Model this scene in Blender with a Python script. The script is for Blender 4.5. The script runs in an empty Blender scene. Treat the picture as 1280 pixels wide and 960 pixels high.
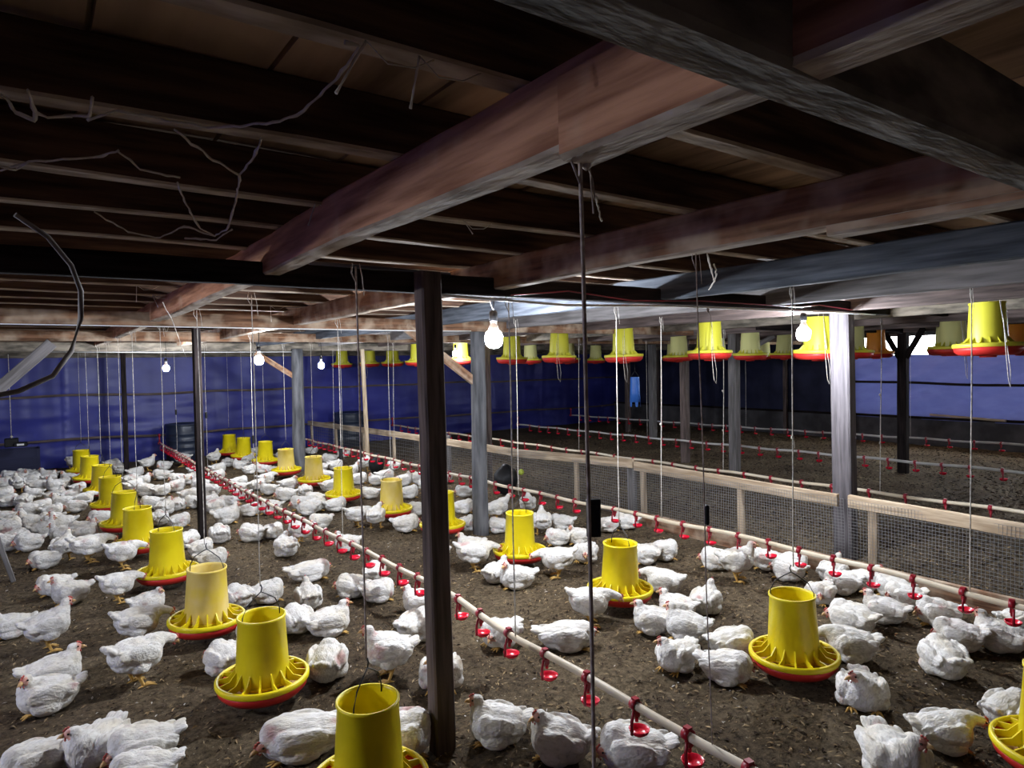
import bpy, bmesh, math, random
import numpy as np
from mathutils import Vector, Matrix, Euler, noise
random.seed(7)
PI = math.pi
C = bpy.context.scene.collection

# ------------------------------------------------------------------ camera
F, CX, CY, H = 840., 640., 480., 1.45
v1 = np.array([40-CX, 467-CY, F]); v2 = np.array([1816-CX, 435-CY, F])
d_ = v1/np.linalg.norm(v1); r_ = v2-v2.dot(d_)*d_; r_ /= np.linalg.norm(r_)
n_ = np.cross(d_, r_)
if n_[1] < 0: n_ = -n_
RW = np.stack([r_, d_, -n_])                      # camera coords -> world axes

def ray(x, y): return RW @ np.array([x-CX, y-CY, F])/F
def floor_at(x, y, z=0.):
    w = ray(x, y); t = (z-H)/w[2]
    return Vector((w[0]*t, w[1]*t, z))

cam_d = bpy.data.cameras.new('camera'); cam = bpy.data.objects.new('camera', cam_d); C.objects.link(cam)
cam_d.sensor_width = 36; cam_d.lens = 36*F/1280; cam_d.clip_start = .02
xr = RW @ np.array([1, 0, 0]); yd = RW @ np.array([0, 1, 0]); zf = RW @ np.array([0, 0, 1])
M = Matrix(((xr[0], -yd[0], -zf[0], 0), (xr[1], -yd[1], -zf[1], 0), (xr[2], -yd[2], -zf[2], H), (0, 0, 0, 1)))
cam.matrix_world = M
bpy.context.scene.camera = cam
vs = bpy.context.scene.view_settings
vs.view_transform = 'Standard'; vs.look = 'None'; vs.gamma = 1; vs.use_curve_mapping = False
vs.exposure = 0.66

# ------------------------------------------------------------------ materials
def new_mat(name):
    m = bpy.data.materials.new(name); m.use_nodes = True
    nt = m.node_tree; b = nt.nodes['Principled BSDF']
    return m, nt, b
def noise_mat(name, c1, c2, scale=(8, 8, 8), nscale=1., rough=.8, bump=.2, detail=6, lo=.35, hi=.65, spec=.3, rand=0., bdist=.01, c3=None, c3scale=3., c3lo=.55, c3hi=.7):
    m, nt, b = new_mat(name); N = nt.nodes; L = nt.links
    tc = N.new('ShaderNodeTexCoord'); mp = N.new('ShaderNodeMapping'); mp.inputs['Scale'].default_value = scale
    oi = N.new('ShaderNodeObjectInfo')
    add = N.new('ShaderNodeVectorMath'); add.operation = 'ADD'
    sc = N.new('ShaderNodeMath'); sc.operation = 'MULTIPLY'; sc.inputs[1].default_value = 37.
    L.new(oi.outputs['Random'], sc.inputs[0])
    L.new(tc.outputs['Object'], mp.inputs['Vector']); L.new(mp.outputs[0], add.inputs[0]); L.new(sc.outputs[0], add.inputs[1])
    nz = N.new('ShaderNodeTexNoise'); nz.inputs['Scale'].default_value = nscale; nz.inputs['Detail'].default_value = detail
    L.new(add.outputs[0], nz.inputs['Vector'])
    cr = N.new('ShaderNodeValToRGB'); cr.color_ramp.elements[0].position = lo; cr.color_ramp.elements[1].position = hi
    cr.color_ramp.elements[0].color = (*c1, 1); cr.color_ramp.elements[1].color = (*c2, 1)
    L.new(nz.outputs['Fac'], cr.inputs['Fac'])
    out = cr.outputs['Color']
    if c3:
        n3 = N.new('ShaderNodeTexNoise'); n3.inputs['Scale'].default_value = c3scale; n3.inputs['Detail'].default_value = 3
        a3 = N.new('ShaderNodeVectorMath'); a3.operation = 'ADD'
        L.new(tc.outputs['Object'], a3.inputs[0]); L.new(sc.outputs[0], a3.inputs[1])
        L.new(a3.outputs[0], n3.inputs['Vector'])
        r3 = N.new('ShaderNodeValToRGB'); r3.color_ramp.elements[0].position = c3lo; r3.color_ramp.elements[1].position = c3hi
        L.new(n3.outputs['Fac'], r3.inputs['Fac'])
        mx = N.new('ShaderNodeMix'); mx.data_type = 'RGBA'; mx.inputs['B'].default_value = (*c3, 1)
        L.new(r3.outputs['Color'], mx.inputs['Factor']); L.new(out, mx.inputs['A']); out = mx.outputs['Result']
    if rand:
        hv = N.new('ShaderNodeHueSaturation'); mr = N.new('ShaderNodeMapRange')
        mr.inputs['To Min'].default_value = 1-rand; mr.inputs['To Max'].default_value = 1+rand
        L.new(oi.outputs['Random'], mr.inputs['Value']); L.new(mr.outputs[0], hv.inputs['Value'])
        L.new(out, hv.inputs['Color']); out = hv.outputs['Color']
    L.new(out, b.inputs['Base Color'])
    b.inputs['Roughness'].default_value = rough; b.inputs['Specular IOR Level'].default_value = spec
    if bump:
        bp = N.new('ShaderNodeBump'); bp.inputs['Strength'].default_value = bump; bp.inputs['Distance'].default_value = bdist
        L.new(nz.outputs['Fac'], bp.inputs['Height']); L.new(bp.outputs[0], b.inputs['Normal'])
    return m
def plain(name, c, rough=.5, spec=.4, trans=0.):
    m, nt, b = new_mat(name)
    b.inputs['Base Color'].default_value = (*c, 1); b.inputs['Roughness'].default_value = rough
    b.inputs['Specular IOR Level'].default_value = spec
    if trans:
        N = nt.nodes; L = nt.links
        t = N.new('ShaderNodeBsdfTranslucent'); t.inputs['Color'].default_value = (*c, 1)
        mx = N.new('ShaderNodeMixShader'); mx.inputs[0].default_value = trans
        L.new(b.outputs[0], mx.inputs[1]); L.new(t.outputs[0], mx.inputs[2])
        L.new(mx.outputs[0], N['Material Output'].inputs['Surface'])
    return m

WG = (3.2, 42, 42)                                 # grain along local X
M_ = dict(
 brown=noise_mat('reddish_timber', (.24, .095, .048), (.58, .29, .165), WG, 1., .85, .4, c3=(.56, .39, .26), c3scale=6., c3lo=.58, c3hi=.85),
 wood=noise_mat('brown_timber', (.10, .048, .026), (.31, .165, .092), WG, 1., .9, .4, rand=.25, c3=(.50, .39, .28), c3scale=7., c3lo=.42, c3hi=.72),
 joist=noise_mat('shaded_joist_timber', (.035, .018, .012), (.13, .072, .045), WG, 1., .9, .4, rand=.25),  # same wood as the undersides, side shade painted in as darker colour
 under=noise_mat('dusty_lit_underside', (.24, .18, .13), (.50, .41, .32), (9, 30, 30), 1., .95, .5),  # dusty underside, with the bulbs' light on it put into the paler colour
 black=noise_mat('blackened_timber', (.006, .005, .005), (.026, .019, .018), WG, 1., .92, .4, spec=.1),
 dark=noise_mat('dark_timber', (.055, .040, .036), (.15, .112, .10), WG, 1., .8, .4, rand=.2),
 grey=noise_mat('weathered_grey_timber', (.11, .103, .10), (.215, .20, .198), WG, 1., .9, .5, rand=.15),
 dusty=noise_mat('dusty_grey_timber', (.075, .066, .052), (.24, .205, .16), (6, 20, 20), 1., .95, .6),
 pale=noise_mat('pale_raw_timber', (.30, .22, .14), (.55, .44, .31), WG, 1., .85, .3, rand=.12),
 mauve=noise_mat('mauve_grey_timber', (.07, .062, .066), (.125, .112, .118), WG, 1., .9, .5),
 bluegrey=noise_mat('blue_grey_timber', (.030, .036, .047), (.095, .108, .13), WG, 1., .85, .3),
 board=noise_mat('ceiling_board', (.20, .125, .072), (.50, .33, .20), (9, 1.2, 8), 1.6, .9, .3, c3=(.55, .39, .25), c3scale=1.2),
 tarp=noise_mat('blue_tarpaulin', (.020, .022, .17), (.036, .042, .26), (1.5, 1.5, 1.5), 1., .38, .12, bdist=.03, c3=(.048, .056, .25), c3scale=1.4, c3lo=.55, c3hi=.8),
 tarp2=noise_mat('pale_blue_tarpaulin', (.095, .108, .30), (.125, .14, .35), (1, 3, 8), 1., .5, .12, bdist=.03),
 tarpk=noise_mat('navy_tarpaulin', (.008, .009, .03), (.02, .022, .06), (1, 3, 3), 1., .6, .1),
 cement=noise_mat('dark_cement', (.045, .042, .045), (.10, .095, .10), (3, 3, 3), 1., .95, .3),
 yellow=noise_mat('yellow_plastic', (.66, .52, .004), (.80, .66, .012), (6, 6, 6), 1., .38, .0, spec=.4, rand=.06),
 dustyyellow=noise_mat('dusty_yellow_plastic', (.68, .50, .06), (.76, .61, .22), (7, 7, 5), 1., .6, .0, rand=.06, c3=(.75, .58, .03), c3scale=5.),
 lime=plain('backlit_yellow_plastic', (.66, .62, .05), .45, .4, .25),  # lime cast of the backlight put into the yellow base colour
 lime2=plain('faded_yellow_plastic', (.68, .66, .28), .6, .3, .25),
 orange=plain('orange_plastic', (.85, .34, .04), .45, .4, .3),
 redpan=noise_mat('red_plastic', (.42, .016, .014), (.55, .032, .022), (8, 8, 8), 1., .45, .0),
 cup=plain('red_cup_plastic', (.62, .006, .030), .25, .5),
 clamp=plain('red_clamp_plastic', (.27, .005, .018), .35, .5),
 trunkw=noise_mat('weathered_trunk_bark', (.055, .056, .06), (.135, .135, .142), (22, 22, 3), 1., .95, .6),
 pvc=noise_mat('cream_pvc', (.50, .42, .30), (.64, .56, .43), (4, 4, 4), 1., .45, .0),
 pvcg=noise_mat('grey_pvc', (.35, .34, .32), (.50, .49, .46), (4, 4, 4), 1., .5, .0),
 feed=noise_mat('feed_pellets', (.30, .16, .06), (.52, .33, .15), (90, 90, 90), 1., .95, .8),
 wire=plain('dark_wire', (.03, .03, .03), .5),
 rope=noise_mat('pale_twine', (.32, .29, .25), (.62, .58, .52), (60, 60, 60), 1., .95, .3),
 rope_d=noise_mat('brown_twine', (.26, .20, .17), (.52, .44, .38), (60, 60, 60), 1., .95, .3),
 web=noise_mat('dusty_cobweb', (.55, .50, .44), (.82, .78, .72), (50, 50, 50), 1., 1., .0),
 netting=plain('grey_plastic_netting', (.20, .20, .20), .6),
 blackp=plain('black_plastic', (.008, .008, .009), .5, .25),
 drum=noise_mat('blue_black_drum', (.012, .018, .035), (.025, .035, .06), (3, 3, 3), 1., .35, .0, spec=.5),
 bluep=plain('bright_blue_plastic', (.06, .22, .75), .4, .5, .15),
 whitep=plain('white_plastic', (.75, .75, .73), .4),
 hose=noise_mat('grey_hose', (.12, .10, .09), (.25, .22, .2), (20, 20, 20), 1., .7, .0),
 lime_ball=plain('green_yellow_rubber', (.38, .45, .06), .6),
)
def litter_mat():
    m, nt, b = new_mat('litter_ground'); N = nt.nodes; L = nt.links
    tc = N.new('ShaderNodeTexCoord')
    def nz(s, det=8, r=.6):
        n = N.new('ShaderNodeTexNoise'); n.inputs['Scale'].default_value = s; n.inputs['Detail'].default_value = det
        n.inputs['Roughness'].default_value = r; L.new(tc.outputs['Object'], n.inputs['Vector']); return n
    def ramp(src, a, b2, ca, cb):
        c = N.new('ShaderNodeValToRGB'); c.color_ramp.elements[0].position = a; c.color_ramp.elements[1].position = b2
        c.color_ramp.elements[0].color = (*ca, 1); c.color_ramp.elements[1].color = (*cb, 1); L.new(src, c.inputs['Fac']); return c
    def mix(f, a, b2):
        x = N.new('ShaderNodeMix'); x.data_type = 'RGBA'; L.new(f, x.inputs['Factor'])
        if isinstance(a, tuple): x.inputs['A'].default_value = (*a, 1)
        else: L.new(a, x.inputs['A'])
        if isinstance(b2, tuple): x.inputs['B'].default_value = (*b2, 1)
        else: L.new(b2, x.inputs['B'])
        return x.outputs['Result']
    big = nz(1.1, 4); fine = nz(30, 12, .82); tiny = nz(130, 4)
    c1 = ramp(fine.outputs['Fac'], .38, .66, (.050, .036, .021), (.290, .220, .135))
    c2 = ramp(fine.outputs['Fac'], .38, .66, (.026, .018, .011), (.180, .130, .080))
    col = mix(ramp(big.outputs['Fac'], .4, .62, (0, 0, 0), (1, 1, 1)).outputs['Color'], c1.outputs['Color'], c2.outputs['Color'])
    vo = N.new('ShaderNodeTexVoronoi'); vo.inputs['Scale'].default_value = 26; vo.inputs['Randomness'].default_value = 1
    L.new(tc.outputs['Object'], vo.inputs['Vector'])
    sp = ramp(vo.outputs['Distance'], .07, .11, (1, 1, 1), (0, 0, 0))
    col = mix(sp.outputs['Color'], col, (.36, .31, .22))
    L.new(col, b.inputs['Base Color']); b.inputs['Roughness'].default_value = .97; b.inputs['Specular IOR Level'].default_value = .15
    bp = N.new('ShaderNodeBump'); bp.inputs['Strength'].default_value = 1.; bp.inputs['Distance'].default_value = .03
    L.new(fine.outputs['Fac'], bp.inputs['Height']); L.new(bp.outputs[0], b.inputs['Normal'])
    return m
def add_trans(m, c, f):
    nt = m.node_tree; N = nt.nodes; L = nt.links; b = N['Principled BSDF']
    t = N.new('ShaderNodeBsdfTranslucent'); t.inputs['Color'].default_value = (*c, 1)
    mx = N.new('ShaderNodeMixShader'); mx.inputs[0].default_value = f
    L.new(b.outputs[0], mx.inputs[1]); L.new(t.outputs[0], mx.inputs[2]); L.new(mx.outputs[0], N['Material Output'].inputs['Surface'])
add_trans(M_['web'], (.75, .70, .64), .4)
add_trans(M_['tarp2'], (.14, .16, .42), .02)
M_['litter'] = litter_mat()
def feather_mat():
    m, nt, b = new_mat('white_feathers'); N = nt.nodes; L = nt.links
    tc = N.new('ShaderNodeTexCoord'); oi = N.new('ShaderNodeObjectInfo')
    mu = N.new('ShaderNodeMath'); mu.operation = 'MULTIPLY'; mu.inputs[1].default_value = 53; L.new(oi.outputs['Random'], mu.inputs[0])
    ad = N.new('ShaderNodeVectorMath'); ad.operation = 'ADD'; L.new(tc.outputs['Object'], ad.inputs[0]); L.new(mu.outputs[0], ad.inputs[1])
    def nz(s, det, src=ad):
        n = N.new('ShaderNodeTexNoise'); n.inputs['Scale'].default_value = s; n.inputs['Detail'].default_value = det
        L.new(src.outputs[0], n.inputs['Vector']); return n
    def ramp(src, a, c):
        r = N.new('ShaderNodeValToRGB'); r.color_ramp.elements[0].position = a; r.color_ramp.elements[1].position = c; L.new(src, r.inputs['Fac']); return r
    def mix(f, a, c):
        x = N.new('ShaderNodeMix'); x.data_type = 'RGBA'; L.new(f, x.inputs['Factor'])
        if isinstance(a, tuple): x.inputs['A'].default_value = (*a, 1)
        else: L.new(a, x.inputs['A'])
        x.inputs['B'].default_value = (*c, 1); return x.outputs['Result']
    col = mix(ramp(nz(9, 4).outputs['Fac'], .45, .75).outputs['Color'], (.76, .745, .71), (.69, .635, .52))    # cream tinge
    fm = N.new('ShaderNodeMapping'); fm.inputs['Scale'].default_value = (28, 95, 60); L.new(ad.outputs[0], fm.inputs['Vector'])
    fl = N.new('ShaderNodeTexNoise'); fl.inputs['Scale'].default_value = 1; fl.inputs['Detail'].default_value = 5; L.new(fm.outputs[0], fl.inputs['Vector'])
    col = mix(ramp(fl.outputs['Fac'], .50, .78).outputs['Color'], col, (.50, .47, .43))                       # feather shafts and edges
    col = mix(ramp(nz(7, 5).outputs['Fac'], .62, .72).outputs['Color'], col, (.55, .36, .33))               # bare pink skin
    col = mix(ramp(nz(5, 6).outputs['Fac'], .67, .77).outputs['Color'], col, (.40, .33, .25))               # soiled patches
    hv = N.new('ShaderNodeHueSaturation'); mr = N.new('ShaderNodeMapRange'); mr.inputs['To Min'].default_value = .86; mr.inputs['To Max'].default_value = 1.04
    L.new(oi.outputs['Random'], mr.inputs['Value']); L.new(mr.outputs[0], hv.inputs['Value']); L.new(col, hv.inputs['Color'])
    L.new(hv.outputs[0], b.inputs['Base Color']); b.inputs['Roughness'].default_value = .9; b.inputs['Specular IOR Level'].default_value = .15
    mp = N.new('ShaderNodeMapping'); mp.inputs['Scale'].default_value = (70, 170, 110); L.new(ad.outputs[0], mp.inputs['Vector'])
    f = N.new('ShaderNodeTexNoise'); f.inputs['Scale'].default_value = 1; f.inputs['Detail'].default_value = 4; L.new(mp.outputs[0], f.inputs['Vector'])
    bp = N.new('ShaderNodeBump'); bp.inputs['Strength'].default_value = .75; bp.inputs['Distance'].default_value = .008
    L.new(f.outputs['Fac'], bp.inputs['Height']); L.new(bp.outputs[0], b.inputs['Normal'])
    return m
M_['feather'] = feather_mat()
M_['leg'] = noise_mat('yellow_leg_skin', (.45, .26, .06), (.66, .42, .13), (40, 40, 40), 1., .6, .3)
M_['face'] = noise_mat('pink_face_skin', (.55, .24, .19), (.70, .42, .34), (60, 60, 60), 1., .7, .2)
M_['comb'] = plain('red_comb', (.45, .085, .07), .6)
M_['beak'] = plain('horn_beak', (.60, .38, .17), .5)
M_['eye'] = plain('dark_eye', (.01, .008, .006), .15)
BULB = 1000.
def glow_mat():
    m, nt, b = new_mat('lit_globe')
    b.inputs['Base Color'].default_value = (.9, .9, .9, 1)
    b.inputs['Emission Color'].default_value = (.84, .90, 1, 1); b.inputs['Emission Strength'].default_value = BULB
    return m
M_['glow'] = glow_mat()

# ------------------------------------------------------------------ helpers
def obj(name, bm, mats, parent=None, loc=None, smooth=False):
    me = bpy.data.meshes.new(name); bm.normal_update(); bm.to_mesh(me); bm.free()
    for m in (mats if isinstance(mats, (list, tuple)) else [mats]): me.materials.append(m)
    if smooth: me.polygons.foreach_set('use_smooth', [True]*len(me.polygons))
    o = bpy.data.objects.new(name, me); C.objects.link(o)
    if parent: o.parent = parent
    if loc is not None: o.location = loc
    return o
def tag(o, label=None, cat=None, group=None, kind=None):
    if label: o['label'] = label
    if cat: o['category'] = cat
    if group: o['group'] = group
    if kind: o['kind'] = kind
    return o
def empty(name, loc=(0, 0, 0), rz=0.):
    o = bpy.data.objects.new(name, None); C.objects.link(o); o.location = loc; o.rotation_euler = (0, 0, rz); o.empty_display_size = .05
    return o
def copy_tree(o, parent=None):
    c = o.copy(); C.objects.link(c)
    if parent is not None: c.parent = parent
    for ch in list(o.children): copy_tree(ch, c)
    return c
def frame_of(a, b):
    a = Vector(a); b = Vector(b); z = (b-a).normalized()
    up = Vector((0, 0, 1)) if abs(z.z) < .95 else Vector((1, 0, 0))
    x = up.cross(z).normalized(); y = z.cross(x)
    return x, y
def tube(bm, pts, rad, seg=8, mi=0, caps=True):
    pts = [Vector(p) for p in pts]; rings = []
    for i, p in enumerate(pts):
        a = pts[max(i-1, 0)]; b = pts[min(i+1, len(pts)-1)]
        x, y = frame_of(a, b); r = rad[i] if isinstance(rad, (list, tuple)) else rad
        rings.append([bm.verts.new(p+(x*math.cos(t)+y*math.sin(t))*r) for t in (2*PI*k/seg for k in range(seg))])
    for r0, r1 in zip(rings, rings[1:]):
        for k in range(seg):
            f = bm.faces.new((r0[k], r0[(k+1) % seg], r1[(k+1) % seg], r1[k])); f.material_index = mi; f.smooth = True
    if caps:
        f = bm.faces.new(rings[0][::-1]); f.material_index = mi
        f = bm.faces.new(rings[-1]); f.material_index = mi
def box(bm, c, s, rot=None, mi=0):
    r = bmesh.ops.create_cube(bm, size=1.)
    mt = Matrix.Translation(c) @ (rot.to_4x4() if rot else Matrix.Identity(4)) @ Matrix.Diagonal((*s, 1))
    bmesh.ops.transform(bm, matrix=mt, verts=r['verts'])
    for v in r['verts']:
        for f in v.link_faces: f.material_index = mi
def lathe(bm, prof, seg=32, mi=0, c=(0, 0, 0)):
    rings = []
    for r, z in prof:
        rings.append([bm.verts.new((c[0]+r*math.cos(2*PI*k/seg), c[1]+r*math.sin(2*PI*k/seg), c[2]+z)) for k in range(seg)])
    for r0, r1 in zip(rings, rings[1:]):
        for k in range(seg):
            f = bm.faces.new((r0[k], r0[(k+1) % seg], r1[(k+1) % seg], r1[k])); f.material_index = mi; f.smooth = True
    return rings
def ball(bm, c, r, mi=0, sub=2, rot=None):
    q = bmesh.ops.create_icosphere(bm, subdivisions=sub, radius=1.)
    s = r if isinstance(r, (list, tuple)) else (r, r, r)
    mt = Matrix.Translation(c) @ (rot.to_4x4() if rot else Matrix.Identity(4)) @ Matrix.Diagonal((*s, 1))
    bmesh.ops.transform(bm, matrix=mt, verts=q['verts'])
    for v in q['verts']:
        for f in v.link_faces: f.material_index = mi; f.smooth = True
def timber_bm(L, w, h, seed, wob=.004, seg=None, chip=.0025, under=False):
    """squared timber lying along +X, section w (Y) x h (Z), origin mid-end"""
    bm = bmesh.new(); n = seg or max(3, int(L/.12)); e = min(w, h)*.10; rings = []
    for i in range(n+1):
        x = L*i/n; oy = wob*noise.noise((x*.9, seed*3.1, 0)); oz = wob*noise.noise((x*.9, seed*3.1, 9))
        ring = []
        for (sy, sz) in ((-1, -1), (1, -1), (1, 1), (-1, 1)):
            cs = ((sy*(w/2-e), sz*h/2), (sy*w/2, sz*(h/2-e)))
            if sy*sz > 0: cs = (cs[1], cs[0])
            if (sy, sz) == (-1, -1): cs = ((sy*w/2, sz*(h/2-e)), (sy*(w/2-e), sz*h/2))
            if (sy, sz) == (1, -1): cs = ((sy*(w/2-e), sz*h/2), (sy*w/2, sz*(h/2-e)))
            if (sy, sz) == (1, 1): cs = ((sy*w/2, sz*(h/2-e)), (sy*(w/2-e), sz*h/2))
            if (sy, sz) == (-1, 1): cs = ((sy*(w/2-e), sz*h/2), (sy*w/2, sz*(h/2-e)))
            for y, z in cs:
                j = chip*noise.noise((x*7, y*40+seed, z*40))
                ring.append(bm.verts.new((x, y+oy+j, z+oz+j)))
        rings.append(ring)
    for a, b in zip(rings, rings[1:]):
        for k in range(8): bm.faces.new((a[k], a[(k+1) % 8], b[(k+1) % 8], b[k])).material_index = 1 if (k < 3 and under) else 0  # bottom faces take the tone with lamp light painted in
    bm.faces.new(rings[0][::-1]); bm.faces.new(rings[-1])
    return bm
SEED = [0]
def timber(name, a, b, w, h, mat, parent=None, wob=.004, roll=0.):
    a = Vector(a); b = Vector(b); SEED[0] += 1; dv = b-a
    o = obj(name, timber_bm(dv.length, w, h, SEED[0], wob, under=isinstance(mat, (list, tuple))), mat, parent)
    x = dv.normalized()
    up = Vector((0, 0, 1)) if abs(x.z) < .9 else Vector((0, 1, 0))
    y = up.cross(x).normalized(); z = x.cross(y)
    m = Matrix((x, y, z)).transposed().to_4x4(); m.translation = a
    o.matrix_world = m @ Matrix.Rotation(roll, 4, 'X')
    return o
def rope(pts, r, mat, name='hanging_rope', seg=5):
    o0 = Vector(pts[0]); bm = bmesh.new(); tube(bm, [Vector(p)-o0 for p in pts], r, seg)
    return obj(name, bm, mat, loc=o0)

# ------------------------------------------------------------------ world: pale daylight outside
w = bpy.data.worlds.new('world'); bpy.context.scene.world = w; w.use_nodes = True
bg = w.node_tree.nodes['Background']; bg.inputs['Color'].default_value = (.88, .94, 1.0, 1); bg.inputs['Strength'].default_value = 14.0

# ------------------------------------------------------------------ setting
X0, X1, Y0, Y1 = -2.4, 12.1, -1.4, 12.4
ZB, ZT = 1.99, 2.12
def floor_mesh():
    xs = np.concatenate([np.arange(X0, 5.2, .035), np.arange(5.2, X1+.2, .09)]); ys = np.concatenate([np.arange(Y0, 6.5, .035), np.arange(6.5, Y1+.2, .08)])
    bm = bmesh.new(); g = []
    for x in xs:
        col = []
        for y in ys:
            z = .014*noise.noise((x*2.1, y*2.1, 1)) + .010*noise.noise((x*7, y*7, 4)) + .006*noise.noise((x*19, y*19, 7))
            col.append(bm.verts.new((x, y, z-.004)))
        g.append(col)
    for i in range(len(xs)-1):
        for j in range(len(ys)-1): bm.faces.new((g[i][j], g[i+1][j], g[i+1][j+1], g[i][j+1])).smooth = True
    return obj('floor', bm, M_['litter'])
FLOOR = tag(floor_mesh(), kind='structure')

bm = bmesh.new(); x = X0; k = 0
while x < X1:
    wd = random.uniform(.24, .34); y = Y0-random.uniform(0, 1.5)
    while y < Y1:
        ln = random.uniform(2.2, 3.6); ya = max(y, Y0); yb = min(y+ln, Y1)
        box(bm, (x+wd/2, (ya+yb)/2, ZB+.011+random.uniform(0, .006)), (wd-.010, yb-ya-.008, .02)); y += ln
    x += wd
box(bm, ((X0+X1)/2, (Y0+Y1)/2, ZT), (X1-X0+.2, Y1-Y0+.2, .03))
tag(obj('ceiling', bm, M_['board']), kind='structure')

def tarp_wall(name, a, b, z0, z1, mat, amp=.02, nx=160, nz=40, nrm=(0, -1, 0), seed=0., fold=0.):
    bm = bmesh.new(); g = []; a = Vector(a); b = Vector(b); nrm = Vector(nrm); L = (b-a).length
    for i in range(nx+1):
        col = []
        for j in range(nz+1):
            s = L*i/nx; z = z0+(z1-z0)*j/nz; t = (z-z0)/(z1-z0)
            dsp = amp*noise.noise((s*1.3+seed, z*1.1, seed)) + amp*.35*noise.noise((s*6+seed, z*.8, 3)) + amp*.6*noise.noise((s*2.+seed, z*7., 5))*(1.2-t)
            dsp += fold*(1-abs(2*((s*.9+z*2.1+.25*noise.noise((s, z, 2))) % 1)-1))
            dsp += amp*.5*max(0, 1-abs((s*1.02) % 1.9-.95)/.03)*(.4+.6*abs(math.sin(z*26)))     # puckered welds
            p = a.lerp(b, i/nx)+nrm*dsp; p.z = z; col.append(bm.verts.new(p))
        g.append(col)
    for i in range(nx):
        for j in range(nz): bm.faces.new((g[i][j], g[i+1][j], g[i+1][j+1], g[i][j+1])).smooth = True
    return obj(name, bm, mat)
tag(tarp_wall('wall_back', (X0, Y1, 0), (X1, Y1, 0), -.02, 1.70, M_['tarp'], .035, 420, 60), kind='structure')
bm = bmesh.new(); box(bm, ((X0+X1)/2, Y1+.10, 1.0), (X1-X0+.3, .04, 2.3)); tag(obj('wall_outer', bm, M_['tarpk']), kind='structure')
tag(timber('trim_1', (X0, Y1-.05, 1.76), (X1, Y1-.05, 1.76), .08, .16, M_['dusty']), kind='structure')
tag(timber('trim_2', (X0, Y1-.07, 1.10), (X1, Y1-.07, 1.09), .02, .035, M_['dark'], wob=.03), kind='structure')
tag(timber('trim_3', (X0, Y1-.07, .425), (X1, Y1-.07, .40), .02, .035, M_['dark'], wob=.03), kind='structure')
# right-hand wall: low cement wall, dark sheeting at the far end, open strip under the eaves
YO = 6.35
bm = bmesh.new(); box(bm, (X1, (Y0+Y1)/2, .21), (.10, Y1-Y0, .46)); tag(obj('wall_right', bm, M_['cement']), kind='structure')
tag(tarp_wall('wall_right_sheeting', (X1-.02, YO, 0), (X1-.02, Y1, 0), .44, 1.99, M_['tarpk'], .02, 120, 20, (-1, 0, 0), 4.), kind='structure')
bm = bmesh.new(); box(bm, (X1+.06, (YO+Y1)/2, 1.2), (.03, Y1-YO, 1.7)); tag(obj('wall_right_boards', bm, M_['dark']), kind='structure')
t = tarp_wall('tarpaulin_curtain', (X1-.03, Y0, 0), (X1-.03, YO, 0), .42, 1.50, M_['tarp2'], .03, 220, 60, (-1, 0, 0), 9., .05)
tag(t, 'pale blue tarpaulin curtain hung along the right-hand wall below the bright opening', 'tarpaulin')
tag(timber('trim_4', (X1-.07, Y0, .92), (X1-.07, YO, 1.04), .03, .04, M_['black'], wob=.02), kind='structure')
tag(timber('trim_5', (X1-.06, Y0, 1.93), (X1-.06, Y1, 1.93), .06, .10, M_['dark']), kind='structure')
tag(timber('trim_6', (X1-.06, Y0, .455), (X1-.06, Y1, .455), .05, .04, M_['black'], wob=.01), kind='structure')
for y in (4.9, 3.55, 2.1, .6): timber('mullion', (X1+.0, y, 1.45), (X1+.0, y, 1.93), .05, .05, M_['black'], t)
# left wall and the wall behind the photographer
tag(tarp_wall('wall_left', (X0, Y0, 0), (X0, Y1, 0), -.02, 1.99, M_['tarp'], .03, 120, 20, (1, 0, 0), 14.), kind='structure')
bm = bmesh.new(); box(bm, ((X0+X1)/2, Y0, 1.0), (X1-X0+.2, .05, 2.2))
tag(obj('wall_front', bm, M_['dark']), kind='structure')

# ------------------------------------------------------------------ ceiling timbers
def T(name, a, b, w, h, mat, label, cat, group=None, **k): return tag(timber(name, a, b, w, h, mat, **k), label, cat, group)
# joists along X, lying on the long beams
JY = [.05, .83, 1.25, 1.69, 2.08, 2.45, 2.93] + [2.93+.42*i for i in range(1, 23)]
ordn = ['second', 'third', 'fourth', 'fifth', 'sixth', 'seventh']
for i, y in enumerate(JY):
    lab = ('rough brown ceiling joist, %s across the ceiling counted from the camera' % (['nearest']+ordn)[i]) if i < 7 else 'brown ceiling joist in the far rows between the dark girder and the blue wall'
    T('ceiling_joist', (X0+.05, y+.02, 1.93), (X1-.12, y, 1.93), .05, .115, [M_['joist'], M_['under']], lab, 'joist', 'ceiling joists' if i >= 7 else None, wob=.012)
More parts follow.
